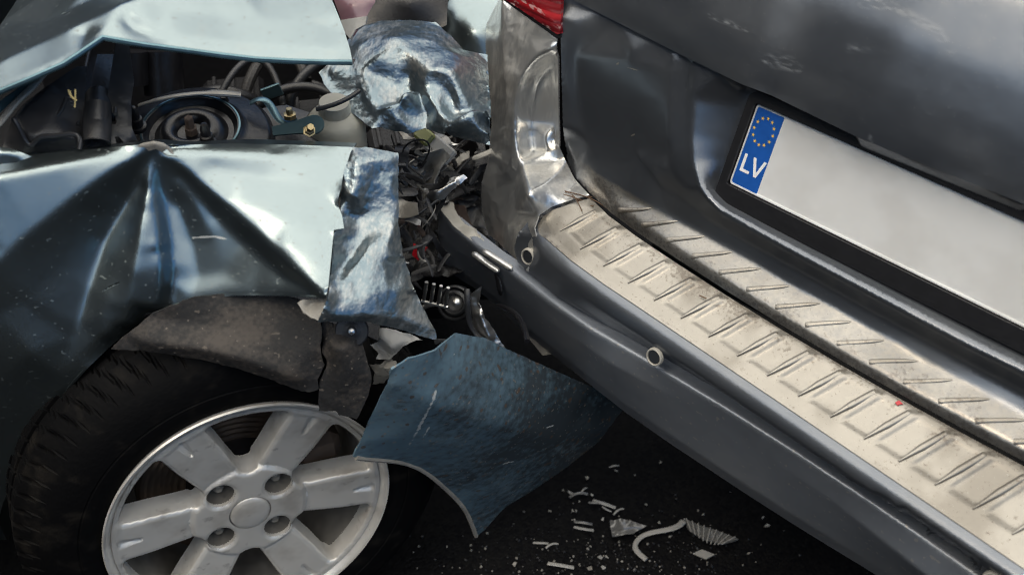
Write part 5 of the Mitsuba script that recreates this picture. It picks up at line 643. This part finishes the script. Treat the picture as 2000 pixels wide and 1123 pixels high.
# lever, bolts, washer tank on the right of the strut
l0, l1 = np.array(W['lever0']), np.array(W['lever1']); lu = unit(l1 - l0); ln_ = unit(UP * .9 + np.array([0, -.45, 0]) - lu * 0); ln_ = unit(ln_ - lu * np.dot(ln_, lu)); lv = np.cross(ln_, lu); Ll = np.linalg.norm(l1 - l0)
cap_ = [(Ll + 0.014 * math.cos(t), 0.014 * math.sin(t)) for t in np.linspace(-1.5, 1.5, 12)]
bpart('lever', plate_mesh([(0, -0.006), (Ll * .6, -0.009)] + cap_ + [(Ll * .6, 0.010), (0, 0.007)], 0.003, l0, lu, lv, ln_), 'teal_steel', 20, 'silver lever next to the washer tank with teal light put into its colour')  # silver metal; the teal cast of the light is painted into its colour
bpart('lever__bolt', cat(lathe([(0, 0.018), (0.0045, 0.018), (0.005, 0.008), (0.0062, 0.0075), (0.0065, 0.0015), (0.0085, 0.001), (0.0085, 0)], 6, np.array(W['boltbr']), unit(ln_ + [.3, -.3, 0]))), 'brass', 20)
bpart('shelf_bolt', lathe([(0, 0.010), (0.004, 0.010), (0.005, 0.008), (0.005, 0.003), (0.009, 0.002), (0.009, -0.004)], 6, np.array(W['brass1']), UP), 'brass', 20)
b0 = np.array(W['brass1'])
bpart('cable_bracket', tube([b0 + [-.055, .02, .006], b0 + [-.03, .015, .01], b0 + [-.015, .0, -.006], b0 + [0.01, 0, -.008]], 0.006, 20, 8, flat=0.3), 'teal_steel')
bpart('hose', tube([l1 + [.0, .03, .004], l1 + [.03, .04, .008], l1 + [.055, .06, .014]], 0.0032, 16, 10), 'black_plastic')
tk = np.array(W['tank'])
bpart('washer_tank', lathe([(0.0, 0.05), (0.02, 0.05), (0.022, 0.042), (0.022, 0.034), (0.032, 0.028), (0.040, 0.018), (0.042, -0.03), (0.038, -0.075), (0.0, -0.08)], 40, tk - UP * .01, unit([.05, -.1, 1])), 'cream_tank', 40, 'cream plastic washer fluid tank')
# engine bay floor and bulkhead behind everything
bpart('bulkhead', box((1.0, 0.02, 0.5), (-0.35, 1.95, 0.55), np.array([1, 0, 0]), np.array([0, 1, 0]), UP, 0.004), 'black_plastic')
bpart('engine_block', box((0.5, 0.36, 0.26), (-0.35, 1.86, 0.24), np.array([1, 0, 0]), np.array([0, 1, 0]), UP, 0.03), 'black_plastic')
# hoses, looms and castings further back under the bonnet
rh = np.random.default_rng(17)
for k in range(11):
    x0_, x1_ = -0.56 + 0.03 * k, -0.50 + 0.04 * k + rh.uniform(-.05, .1)
    y_ = rh.uniform(1.50, 1.80); z_ = rh.uniform(0.60, 0.70) - (y_ - 1.5) * .12
    bpart('hose', tube([(x0_, y_ - .04, z_ - .08), (x0_ + .02, y_, z_), ((x0_ + x1_) / 2, y_ + rh.uniform(-.03, .05), z_ + rh.uniform(0, .03)), (x1_, y_, z_ - rh.uniform(.0, .08))], rh.uniform(.004, .012), 26, 10), ['rubber', 'black_plastic', 'dark_metal', 'dusty_metal'][k % 4])
for c_, s_ in (((-.30, 1.68, .53), (.13, .10, .09)), ((-.46, 1.76, .50), (.10, .12, .12)), ((-.18, 1.62, .52), (.09, .07, .10))):
    bx_ = bpart('relay_box', box(s_, c_, unit([1, .2, 0]), unit([-.2, 1, 0]), UP, .008), 'black_plastic', 25)
    for q_ in (-.3, 0, .3):
        put(bx_ + '__rib', box((.006, s_[1] * .9, .006), np.add(c_, [s_[0] * q_, s_[0] * q_ * .2, s_[2] / 2 + .003]), unit([1, .2, 0]), unit([-.2, 1, 0]), UP, .001), 'grey_plastic', 25)
bpart('bay_bracket', box((.03, .004, .02), (-.36, 1.60, .66), unit([1, .2, .3]), unit([-.2, 1, 0]), unit([-.3, 0, 1]), .001), 'teal_steel', 25)
# inner arch: closes the wheel housing
arc = [(-0.355 + 0.335 * math.cos(t), 0.301 + 0.335 * math.sin(t)) for t in np.linspace(0.98, math.pi + 0.25, 40)]
V = np.array([[x, y, z] for y in (1.135, 1.22, 1.34) for x, z in arc]); k = len(arc)
F = np.array([[s * k + i, s * k + i + 1, (s + 1) * k + i] for s in range(2) for i in range(k - 1)] + [[s * k + i + 1, (s + 1) * k + i + 1, (s + 1) * k + i] for s in range(2) for i in range(k - 1)])
bpart('wheel_housing', solidify(V, F, 0.002), 'black_plastic')
ctr = np.vstack([[[-0.355, 1.342, 0.301]], [[x, 1.342, z] for x, z in arc]])
bpart('wheel_housing__back', solidify(ctr, np.array([[0, i, i + 1] for i in range(1, k)]), 0.002), 'black_plastic')
# the rest of the body, behind and to the left of what is seen: sill, door side, floor, far wing
def hull(pts): return trimesh.convex.convex_hull(np.array(pts, float))
bpart('body_side', cat(hull([(-0.72, 1.11, z) for z in (0.22, 0.60)] + [(-3.2, 1.10, z) for z in (0.2, 0.6)] + [(-0.72, 1.18, .2), (-.72, 1.22, .78), (-3.2, 1.2, .2), (-3.2, 1.22, .86)])), 'paint_blue')
bpart('floor_pan', hull([(x, y, z) for x in (-3.4, -0.78) for y in (1.2, 2.55) for z in (0.2, 0.27)]), 'black_plastic')
bpart('body_panel', hull([(x, y, z) for x in (-3.3, -0.1) for y in (2.5, 2.62) for z in (0.25, 0.74)]), 'paint_blue')
bpart('cabin', hull([(-1.1, 1.28, .84), (-1.1, 2.5, .84), (-3.0, 1.28, .84), (-3.0, 2.5, .84), (-1.75, 1.42, 1.4), (-1.75, 2.36, 1.4), (-2.7, 1.42, 1.4), (-2.7, 2.36, 1.4)]), 'black_plastic')

# ---------------- grey car ----------------
GC = 'grey_car'
labels[GC] = {'label': 'dark grey car with a ribbed bumper step, number plate and caved-in rear corner', 'category': 'car'}
def gpart(name, mesh, mat, smooth=35, label=None): return put(f'{GC}__{name}', mesh, mat, smooth, label)
YS = math.radians(43.8)
A = np.array([math.cos(YS), -math.sin(YS), 0]); B = np.array([-math.sin(YS), -math.cos(YS), 0])
def ab(a, b, z): return a * A + b * B + np.array([0, 0, z])
TN = np.array(W['plate']['n']); TV = np.cross(TN, A)

gpart('bumper', panel('upper_bumper', 2.6, 3.0, 0.003), 'paint_bumper')
gpart('bumper_skirt', panel('lower_fascia', 2.6, 1.8, 0.003), 'paint_lower', label='lower half of the bumper, torn loose at its left end')
gpart('bumper_skirt__flange', panel('torn_flange', 2.6, 2.0, 0.002, jag=0.8), 'flange_dust')
gpart('bumper_skirt__liner', panel('torn_liner', 3, 2, 0.002, jag=1.5), 'rust_dark')
gpart('bumper_skirt__bar', tube(W['torn_bar'], [0.008] * 20, 20, 10, flat=0.5), 'grey_plastic')
for l in W['clip_bars']:
    gpart('bumper_skirt__clip', tube(l, [0.003] + [0.0052] * 14 + [0.003], 16, 8, flat=0.7), 'paint_scraped')
gpart('bumper_skirt__slot', tube(np.array(W['clip_slot']) + B * 0.004, [0.003, .005, .0056, .0052, .003], 5, 10, flat=0.6, up=B), 'black_plastic')
# step pad with sunk tiles between its ribs
PF, PS = np.array(W['pad_front']), np.array(W['pad_seam'])
pf_a, ps_a = PF @ A, PS @ A
fb = lambda a, P: np.interp(a, P @ A, P @ B)
RA = -0.882 + 0.0477 * np.arange(-0, 27)
RF = lambda t: -0.040 * t ** 1.0                      # ribs lean: a shifts towards the front edge
d = D['step_pad']; po, pu, pv, pn = frame_of(d)
def tiles(gx, gy, H):
    X = po + (gx[..., None] * pu + gy[..., None] * pv) / 1000
    a, b = X @ A, X @ B
    f, s = np.interp(a, pf_a, PF @ B), np.interp(a, ps_a, PS @ B)
    t = (b - s) / (f - s)                              # 0 at the seam, 1 at the front edge
    ar = a - RF(t)
    ph = ((ar - RA[0]) / 0.0477) % 1.0
    inside = np.clip((ph - 0.16) / 0.06, 0, 1) * np.clip((1.0 - ph) / 0.10, 0, 1) * np.clip((0.70 - t) / 0.10, 0, 1) * np.clip((t - 0.02) / 0.12, 0, 1)
    return H - 3.6 * inside * (ar > RA[0])
gpart('step_pad', panel('step_pad', 2.0, 1.6, 0.003, extra=tiles), 'paint_step', label='ribbed step pad on top of the bumper')
pad = scene[f'{GC}__step_pad']
def pad_pt(a_r, t):
    a = a_r + RF(t)
    f, s = np.interp(a, pf_a, PF @ B), np.interp(a, ps_a, PS @ B)
    zf, zs = 0.552, 0.583
    return ab(a, s + (f - s) * t, zs + (zf - zs) * t)
pad_n = unit(UP * .93 + B * .36)
for a in RA:
    ts = np.linspace(0.10, 0.74, 24)
    P = np.array([pad_pt(a, t) for t in ts])
    r = 0.0050 * np.clip((ts - 0.07) / 0.06, 0.3, 1) * np.clip((0.78 - ts) / 0.34, 0.2, 1)
    gpart('step_pad__rib', tube(P + pad_n * 0.0002, r, None, 12, flat=1.0, up=pad_n), 'paint_step')
tg = panel('tailgate_lower', 3.0, 4.0, 0.003)
gpart('tailgate', tg, 'paint_tailgate', label='lower tailgate with the sunk number plate recess')
RE, SE = np.array(W['ribend']), np.array(W['seam'])
up_n = unit(UP * .8 + B * .6)
for k in range(27):
    a0 = -0.900 + 0.0465 * k
    if a0 < -0.87: continue
    P = []
    for t in np.linspace(0, 1, 18):
        a = a0 + 0.046 * t
        s, e, ez = np.interp(a, SE @ A, SE @ B), np.interp(a, RE @ A, RE @ B), np.interp(a, RE @ A, RE[:, 2])
        q = 0.28 + 0.66 * t
        P.append(ab(a, s + (e - s) * q, 0.589 + (ez - 0.589) * q) + up_n * 0.0025 * math.sin(math.pi * q) * 0)
    r = np.r_[0.0038, 0.0046, np.linspace(0.0042, 0.0028, 12), 0.0024, 0.002, 0.0014, 0.0008]
    gpart('tailgate__rib', tube(np.array(P) + up_n * 0.001, r, None, 10, flat=0.8, up=up_n), 'paint_step')
gpart('tailgate_skin', panel('upper_tailgate', 6, 10, 0.004), 'paint_upper', label='smooth upper tailgate above the number plate')
gpart('corner_panel', panel('corner_panel', 2.6, 3.6, 0.002, rough=((7.0, 45, lambda P: np.clip((-58 - P[:, 0]) / 20, 0, 1)), (2.0, 14, lambda P: np.clip((-58 - P[:, 0]) / 20, 0, 1)))), 'paint_scraped', label='caved-in and scraped rear corner')
gpart('tail_lamp', panel('tail_lamp', 3, 3, 0.006), 'lens_red', label='red tail lamp above the crushed corner')
gpart('tail_lamp__bezel', panel('lamp_bezel', 3, 2, 0.008), 'black_plastic')
gpart('trim_strip', panel('under_strip', 3, 2, 0.004), 'primer')
# bumper sensors
for a, b, z in ((-0.947, -1.026, 0.510), (-0.682, -0.987, 0.510), (-0.19, -0.962, 0.510)):
    c = ab(a, b + 0.006, z); nn = unit(B + UP * .25)
    gpart('parking_sensor', lathe([(0.0, 0.0), (0.0085, 0.0), (0.009, -0.001), (0.0092, -0.003)], 32, c, nn), 'paint_grey', 30)
    gpart('parking_sensor__ring', lathe([(0.0098, -0.003), (0.0098, 0.0008), (0.0108, 0.0014), (0.0122, 0.0006), (0.0128, -0.004)], 32, c, nn), 'flange_dust', 40)
# number plate
PO = np.array(W['plate']['o'])
def pl(x, y, h=0): return PO + A * x + TV * y + TN * h
def rrect(x0, y0, x1, y1, r): return np.array(shapely.box(x0 + r, y0 + r, x1 - r, y1 - r).buffer(r, 8).exterior.coords)[:-1]
fr = plate_mesh(rrect(-0.012, -0.136, 0.534, 0.016, 0.014), 0.014, pl(0, 0, 0.003), A, TV, TN, [rrect(-0.001, -0.111, 0.521, 0.001, 0.003)])
gpart('plate_frame', fr, 'black_plastic', 20, 'black number plate holder')
PLN = f'{GC}__number_plate'
gpart('number_plate', plate_mesh(rrect(0, -0.110, 0.52, 0, 0.004), 0.0015, pl(0, 0, -0.004), A, TV, TN), 'plate_white', 20, 'blank pale plate with a blue country band')
gpart('number_plate__country_band', plate_mesh(rrect(0.0012, -0.1088, 0.042, -0.0012, 0.003), 0.0008, pl(0, 0, -0.0034), A, TV, TN), 'plate_blue', 20, 'blue band with a ring of twelve yellow stars and LV')
rim_ = plate_mesh(rrect(0.0006, -0.1094, 0.5194, -0.0006, 0.004), 0.0016, pl(0, 0, -0.0026), A, TV, TN, [rrect(0.0028, -0.1072, 0.5172, -0.0028, 0.003)])
gpart('number_plate__rim', rim_, 'plate_white', 20)
def star(r): return [(r * (1 if k % 2 == 0 else 0.42) * math.sin(k * math.pi / 5), r * (1 if k % 2 == 0 else 0.42) * math.cos(k * math.pi / 5)) for k in range(10)]
for k in range(12):
    t = k * math.pi / 6
    gpart('number_plate__star', plate_mesh(star(0.0027), 0.0005, pl(0.0216 + 0.0142 * math.sin(t), -0.030 + 0.0142 * math.cos(t) * 1.25, -0.0028), A, TV, TN), 'plate_yellow', False)
for ch, x in (('L', 0.0055), ('V', 0.0205)):
    m = meshkit.text_mesh(ch, 0.0225, 0.0006, bold=True)
    m.vertices[:, 0] *= 0.95
    M = np.eye(4); M[:3, 0], M[:3, 1], M[:3, 2], M[:3, 3] = A, TV, TN, pl(x, -0.088, -0.0034)
    m.apply_transform(M); gpart('number_plate__letter', m, 'letter_white', False, f'white letter {ch}')
# the rest of the body out of view: sides, roof, floor, wheels far ahead
def sab(l): return [ab(*q) for q in l]
gpart('body_shell', hull(sab([(a, b, z) for a in (-0.93, 0.75) for b, z in ((-1.30, 0.34), (-1.30, 0.80), (-5.2, 0.34), (-5.2, 0.75), (-4.2, 0.95))])), 'paint_grey')
gpart('cabin', hull(sab([(a, b, z) for a, b, z in ((-0.86, -1.48, 1.02), (0.68, -1.48, 1.02), (-0.7, -1.9, 1.62), (0.5, -1.9, 1.62), (-0.7, -3.3, 1.62), (0.5, -3.3, 1.62), (-0.85, -4.1, 0.97), (0.66, -4.1, 0.97), (-0.9, -1.36, 0.78), (0.72, -1.36, 0.78))])), 'black_plastic')
gpart('bumper_absorber', hull(sab([(a, b, z) for a in (-0.90, 0.7) for b in (-1.14, -1.06) for z in (0.40, 0.52)])), 'black_plastic')

# ---------------- broken pieces ----------------
def shard(seed, size, th=0.0018, curl=0.15, n=6, elong=1.0):
    r = np.random.default_rng(seed)
    t = np.sort(r.uniform(0, 2 * np.pi, n)); rad = r.uniform(0.55, 1.0, n)
    ring = np.c_[np.cos(t) * rad * elong, np.sin(t) * rad / elong] * size / 2
    p = Polygon(ring).buffer(0)
    if p.geom_type != 'Polygon' or p.area < 0.1 * size * size: p = Polygon(ring).convex_hull
    ring = np.array(p.exterior.coords)[:-1]
    c = r.uniform(-1, 1) * curl / size
    return plate_mesh(ring, th, np.zeros(3), np.array([1, 0, 0.]), np.array([0, 1, 0.]), UP, step=max(size / 7, 0.0015), bend=lambda P: c * P[:, 0] ** 2 * 2)
def place(m, c, nrm, spin):
    nrm = unit(nrm); x = unit(np.cross([0.13, 0.9, 0.2], nrm)); y = np.cross(nrm, x)
    u = x * math.cos(spin) + y * math.sin(spin); v = np.cross(nrm, u)
    M = np.eye(4); M[:3, 0], M[:3, 1], M[:3, 2], M[:3, 3] = u, v, nrm, c
    m = m.copy(); m.apply_transform(M); return m

# wedged between the two cars
J = np.array(W['jam'])
kinds = [('dark broken plastic shard wedged between the two cars', 'grey_plastic', 'dark shards'), ('dusty bent metal scrap wedged between the two cars', 'dusty_metal', 'metal scraps'),
         ('clear lamp glass shard wedged between the two cars', 'clear_plastic', 'lamp glass shards'), ('bright reflector splinter wedged between the two cars', 'bright_metal', 'reflector splinters'), ('black trim splinter wedged between the two cars', 'black_plastic', 'black splinters')]
names = ['plastic_shard', 'metal_scrap', 'lamp_shard', 'reflector_shard', 'trim_splinter']
rj = np.random.default_rng(3)
cols = [['grey_plastic', 'black_plastic', 'dusty_metal'], ['dusty_metal', 'rust_dark', 'dusty_silver'], ['clear_plastic'], ['bright_metal'], ['black_plastic', 'rubber']]
for i in range(240):
    c = J[rj.integers(len(J))] + rj.normal(0, 1, 3) * [0.024, 0.032, 0.018] - UP * 0.012
    if c[0] > -0.125 and c[2] < 0.505 and c[1] < 1.60: c = c + np.array([-0.05, 0, 0.02])
    k = rj.choice(5, p=[.32, .27, .10, .06, .25])
    if rj.random() < 0.5:
        L = rj.uniform(0.02, 0.065); dv = unit([rj.normal(0, 1), rj.normal(0, .7), rj.normal(0, .5)]); sv = unit(np.cross(dv, [rj.normal(), rj.normal(), 1])) * L * rj.uniform(-.25, .25)
        m = tube([c - dv * L / 2, c + sv, c + dv * L / 2 + sv * .3], L * rj.uniform(.05, .11) * np.r_[.5, np.ones(10), .4], 12, 7, flat=rj.uniform(.2, .5), up=unit([rj.normal(0, .5), -.5, .8]))
    else:
        s = rj.uniform(0.014, 0.042) * (1.5 if k < 2 else 1)
        m = place(shard(100 + i, s, 0.0016, 0.8, rj.integers(5, 10), rj.uniform(1, 2.1)), c, unit([rj.normal(0, .6), -0.5 + rj.normal(0, .5), 0.9]), rj.uniform(0, 6.3))
    lab, mat, grp = kinds[k]
    put(names[k], m, cols[k][rj.integers(len(cols[k]))], 30, lab, category='debris', group=grp)
for k in range(9):
    a_, b_ = J[rj.integers(len(J))], J[rj.integers(len(J))]
    q_ = [a_ + rj.normal(0, .015, 3)] + [a_ + (b_ - a_) * t + rj.normal(0, .02, 3) + UP * .015 for t in (.35, .7)] + [b_ + rj.normal(0, .015, 3)]
    put('wire', tube(q_, rj.uniform(.0013, .0026), 30, 7), ['black_plastic', 'rubber', 'dusty_metal'][k % 3], 40, 'torn wire running through the broken lamp pieces between the cars', category='wire', group='torn wires between the cars')
red = np.array(W['jam'][8]) + [0.01, 0, -.03]
put('red_lens_piece', place(shard(77, 0.035, .002, .4, 6, 1.3), red, [-.2, -.7, .7], 1.2), 'red_plastic', 30, 'dark red lamp piece deep between the wing tip and the torn bumper', category='lamp lens')
bpart('headlamp_bowl', panel('lamp_bowl', 2.6, 3, 0.002, rough=((2.5, 22, None),), jag=1.2), 'dusty_silver', label='dusty broken headlamp bowl between the two cars')
bpart('headlamp_glass', panel('lamp_glass', 2.6, 2, 0.002, rough=((2.0, 18, None),), jag=1.2), 'bright_metal')
# a bed of crushed stuff under them
bed = plate_mesh(np.array(Point(0, 0).buffer(0.22, 24).exterior.coords)[:-1] * [1, 0.8], 0.002, np.array([-.10, 1.66, .40]), np.array([1, 0, 0.]), unit([0, 1, -.1]), unit([0, .1, 1]), step=0.006,
    bend=lambda P: 0.03 * ridged(np.c_[P * 1000, np.full(len(P), 2.)], 38, 5, 3) - 0.02 * np.hypot(P[:, 0], P[:, 1]) / .2)
bpart('crushed_grille', bed, 'black_plastic', 30)
rf = np.array(W['ref'])
put('lamp_bulb_holder', place(box((0.05, 0.028, 0.012), np.zeros(3), np.array([1, 0, 0.]), np.array([0, 1, 0.]), UP, 0.003), rf[0] + [0, -.02, .04], [-.3, -.5, .8], 2.4), 'white_plastic', 20, 'white plastic block with an olive edge among the lamp shards', category='lamp part')
put('bulb_connector', place(box((0.03, 0.022, 0.016), np.zeros(3), np.array([1, 0, 0.]), np.array([0, 1, 0.]), UP, 0.003), rf[0] + [-.022, 0.0, .05], [-.3, -.5, .8], 2.4), 'chips_olive', 20, 'olive green connector beside the white lamp block', category='connector')
# fork-shaped clip, fog lamp, bent bracket
cb = np.array(W['comb']); o_ = cb[0]
ux = unit(cb[1] - cb[0]); uy = unit(cb[2] - cb[0] + UP * .02)
bpart('comb_clip', cat(*[tube([o_ + ux * (0.011 * k), o_ + ux * (0.011 * k) + uy * 0.03 + UP * 0.004], 0.0028, 4, 8) for k in range(4)], tube([o_ - ux * .004 - uy * .004, o_ + ux * .037 - uy * .004], 0.003, 4, 8), tube([o_ + ux * .016 - uy * .004, o_ - uy * .02 - ux * .002, o_ - uy * .035 - ux * .006], 0.004, 12, 8)), 'bright_metal', 40, 'comb-shaped metal clip')
fl = np.array(W['foglamp']); fa = unit([-.15, -.75, .6])
bpart('fog_lamp', lathe([(0.026, -0.03), (0.0275, -0.004), (0.0265, 0.0), (0.024, 0.001), (0.022, -0.002), (0.0205, -0.006), (0.0195, 0.0), (0.0165, 0.002), (0.0145, -0.002), (0.013, -0.010), (0.0, -0.012)], 48, fl, fa), 'dusty_metal', 30, 'round broken fog lamp')
bpart('fog_lamp__lens', lathe([(0.0, -0.004), (0.006, -0.005), (0.0115, -0.009)], 24, fl, fa), 'bright_metal', 30)
bpart('bent_strip', tube(W['strip'], [0.0045] * 40, 40, 8, flat=0.45), 'dusty_metal')
bpart('metal_tab', panel('metal_tab', 2, 2, 0.0015, rough=((3, 16, None),), jag=1.2), 'bright_metal')
ws = np.array(W['washer']); wa = unit([.1, -.8, .55])
bpart('fastener', lathe([(0.0, 0.006), (0.005, 0.006), (0.006, 0.003), (0.0095, 0.002), (0.012, 0.001), (0.019, 0.0005), (0.0205, -0.001), (0.0205, -0.003)], 40, ws, wa), 'grey_plastic', 20, 'round washer and screw holding the arch liner')
bpart('fastener__screw', lathe([(0.0, 0.0095), (0.0038, 0.0085), (0.0045, 0.005)], 6, ws, wa), 'bright_metal', 20)
cn = np.array(W['cone'])
bpart('bulb_tail', tube(cn, [0.009, 0.0085, 0.008, 0.006, 0.004, 0.002], 6, 14), 'primer')
for k, (a_, b_) in enumerate((((.02, 1.2, .52), (-.02, 1.33, .47)), ((-.06, 1.22, .5), (-.01, 1.24, .43)), ((-.02, 1.23, .47), (.03, 1.27, .40)), ((-.10, 1.2, .52), (-.07, 1.3, .40)))):
    bpart('broken_strut', tube([a_, np.add(a_, b_) / 2 + [0.01, 0, .008], b_], 0.004, 12, 8), 'dusty_metal' if k % 2 else 'dark_metal')
# crash beam and radiator support behind the hanging cover
bpart('crash_beam', hull([(x, y, z) for x in (-0.12, 0.12) for y in (1.6, 1.68) for z in (0.25, 0.33)]), 'black_plastic')

# on the road
def gp_(x, y, z=0.0): return np.array([x, y, z])
gl = [gp_(*q) for q in W['ground_lens']]
ctr_ = np.mean(gl, 0)
put('lens_strip', plate_mesh(np.array([q - ctr_ for q in gl])[:, :2], 0.003, ctr_ + UP * 0.012, np.array([1, 0, 0.]), np.array([0, 1, 0.]), UP, step=0.004, bend=lambda P: 2.0 * P[:, 0] ** 2 + 0.0007 * np.sin(P[:, 0] * 900)), 'clear_plastic', 30, 'curved strip of clear ribbed lamp lens lying on the road', category='lamp lens')
ga = [gp_(*q) for q in W['ground_arm']]
put('white_bracket', tube([q + UP * h for q, h in zip(ga, (.02, .016, .008, .006, .006, .006))], np.r_[np.linspace(.0055, .0042, 30), np.linspace(.005, .0048, 10)], 40, 8, flat=.6), 'white_plastic', 40, 'bent white plastic bracket on the road next to the lens strip', category='bracket')
gf = [gp_(*q) for q in W['ground_flake']]; c_ = np.mean(gf, 0)
put('white_flake', plate_mesh(np.array([q - c_ for q in gf])[:, :2], 0.002, c_ + UP * 0.008, np.array([1, 0, 0.]), np.array([0, 1, 0.]), UP), 'white_plastic', 30, 'four-cornered white plastic flake lying below the lens strip', category='debris')
gf = [gp_(*q) for q in W['ground_foil']]; c_ = np.mean(gf, 0)
put('clear_shell', plate_mesh(np.array([q - c_ for q in gf])[:, :2], 0.0015, c_ + UP * 0.012, np.array([1, 0, 0.]), np.array([0, 1, 0.]), UP, step=0.004, bend=lambda P: 0.012 * ridged(np.c_[P * 1000, np.full(len(P), 4.)], 30, 9, 2)), 'clear_plastic', 30, 'crumpled clear plastic shell on the road left of the white bracket', category='debris')
for i, (x, y, L) in enumerate(W['ground_bits']):
    r = np.random.default_rng(500 + i); L = L / 1000
    if L >= 0.013:
        a = r.uniform(-0.6, 0.9); dv = np.array([math.cos(a), math.sin(a), 0])
        cv = np.array([-dv[1], dv[0], 0]) * L * r.uniform(-.2, .2)
        m = tube([gp_(x, y, .006) - dv * L / 1.6, gp_(x, y, .008) + cv, gp_(x, y, .005) + dv * L / 1.6], L * .085 + .0004, 12, 7, flat=.5)
        put('plastic_splinter', m, 'white_plastic' if i % 3 else 'clear_plastic', 40, 'thin pale plastic splinter lying on the dark road', category='debris', group='pale splinters on the road')
    else:
        put('plastic_chip', place(shard(900 + i, L, 0.002, 0.1, 5), gp_(x, y, .006), [r.normal(0, .3), r.normal(0, .3), 1], r.uniform(0, 6)), 'white_plastic' if i % 3 else 'primer', 30, 'small pale plastic chip lying on the dark road', category='debris', group='pale chips on the road')
for k in range(9):
    t = (k + .5) / 9
    a_, b_ = gl[0] * (1 - t) + gl[4] * t, gl[1] * (1 - t) + gl[3] * t
    m_ = (gl[5] - gl[4]) * 0
    put('lens_strip__rib', tube([np.array([*np.add(a_, [0, .003 * math.sin(t * 3), 0])[:2], .0135 + 2 * (a_[0] - ctr_[0]) ** 2]), np.array([*np.add(b_, [0, -.012 * math.sin(t * 3), 0])[:2], .0135 + 2 * (b_[0] - ctr_[0]) ** 2])], 0.0011, 4, 6), 'white_plastic', 40)
# grit at the bottom of the picture
rg = np.random.default_rng(21); bits = []
for i in range(900):
    x, y = rg.normal(0.16, 0.13), 1.02 + abs(rg.normal(0, .09)) + 0.12
    s = rg.uniform(0.0008, 0.0028) * (1.6 if rg.random() < .06 else 1)
    m = trimesh.creation.icosahedron(); m.vertices *= s * rg.uniform(.5, 1.2, (12, 3)); m.apply_translation([x, y, s * .5]); bits.append((m, rg.random()))
put('grit', cat(*[m for m, q in bits if q < .72]), 'grey_plastic', False, 'fine dark crumbs of plastic and grit scattered on the road', category='grit', kind='stuff')
put('glass_grit', cat(*[m for m, q in bits if q >= .72]), 'primer', False, 'fine pale crumbs of broken lamp scattered on the road', category='grit', kind='stuff')
# straws, twigs, red flakes
for P in W['straw']:
    put('straw', tube(P, 0.0011, 10, 6), 'straw', 40, 'dry yellow straw caught above the cowl mesh', category='straw', group='straws above the cowl mesh')
def on_pad(a, t, h=0.004): return pad_pt(a, t) + pad_n * h
put('red_flake', place(shard(5, 0.011, .0015, .1, 5), on_pad(-0.375, 0.10), pad_n, 1.), 'red_plastic', 30, 'bright red plastic flake on the bumper step near the seam', category='debris')
put('pine_needle', tube([on_pad(-0.66, .28), on_pad(-0.65, .26)], 0.0008, 4, 5), 'twig', 40, 'short dark needle lying flat between two bumper ribs', category='needle')
rt = np.random.default_rng(9)
for k in range(5):
    c = on_pad(-0.905 + rt.normal(0, .012), 0.16 + rt.normal(0, .06), .004); q = rt.normal(0, 1, 3) * [.014, .014, .003]
    put('twig', tube([c - q, c + rt.normal(0, .003, 3), c + q], 0.0007, 8, 5), 'twig', 40, 'thin brown twig lying at the left end of the bumper step', category='twig', group='twigs at the end of the step')

# ---------------- unseen houses, added as dark shapes for the paint to mirror ----------------
def house(key, o, u, w, dpt, h, label):
    u = unit(u); v = np.cross(UP, u); o = np.array(o, float)
    labels[key] = {'label': label, 'category': 'building'}
    put(f'{key}__wall', box((w, dpt, h), o + v * dpt / 2 + UP * h / 2, u, v, UP), 'wall_plaster', False)
    P = [o + u * (s * (w / 2 + .3)) + v * q + UP * z for s in (-1, 1) for q, z in ((-.3, h), (dpt + .3, h), (dpt / 2, h + dpt * .45))]
    put(f'{key}__roof', hull(P), 'roof_tile', False)
    for k in range(int(w // 2.4)):
        put(f'{key}__window', box((1.0, .06, 1.3), o + u * (-w / 2 + 1.4 + 2.4 * k) + UP * 1.7 + v * -.02, u, v, UP), 'black_plastic', False)
house('workshop', (-1.5, -6.0, 0), (-1, 0, 0), 16, 5, 2.5, 'unseen long low building behind the viewer, added to darken reflections in the paint')
house('garage', (-8.5, 1.5, 0), (0, -1, 0) , 14, 5, 3.2, 'unseen low building left of the blue car, added as a dark reflection')
house('barn', (1.0, 13.0, 0), (1, 0, 0), 26, 6, 3.4, 'unseen plain building beyond the two cars, added as a dark reflection')
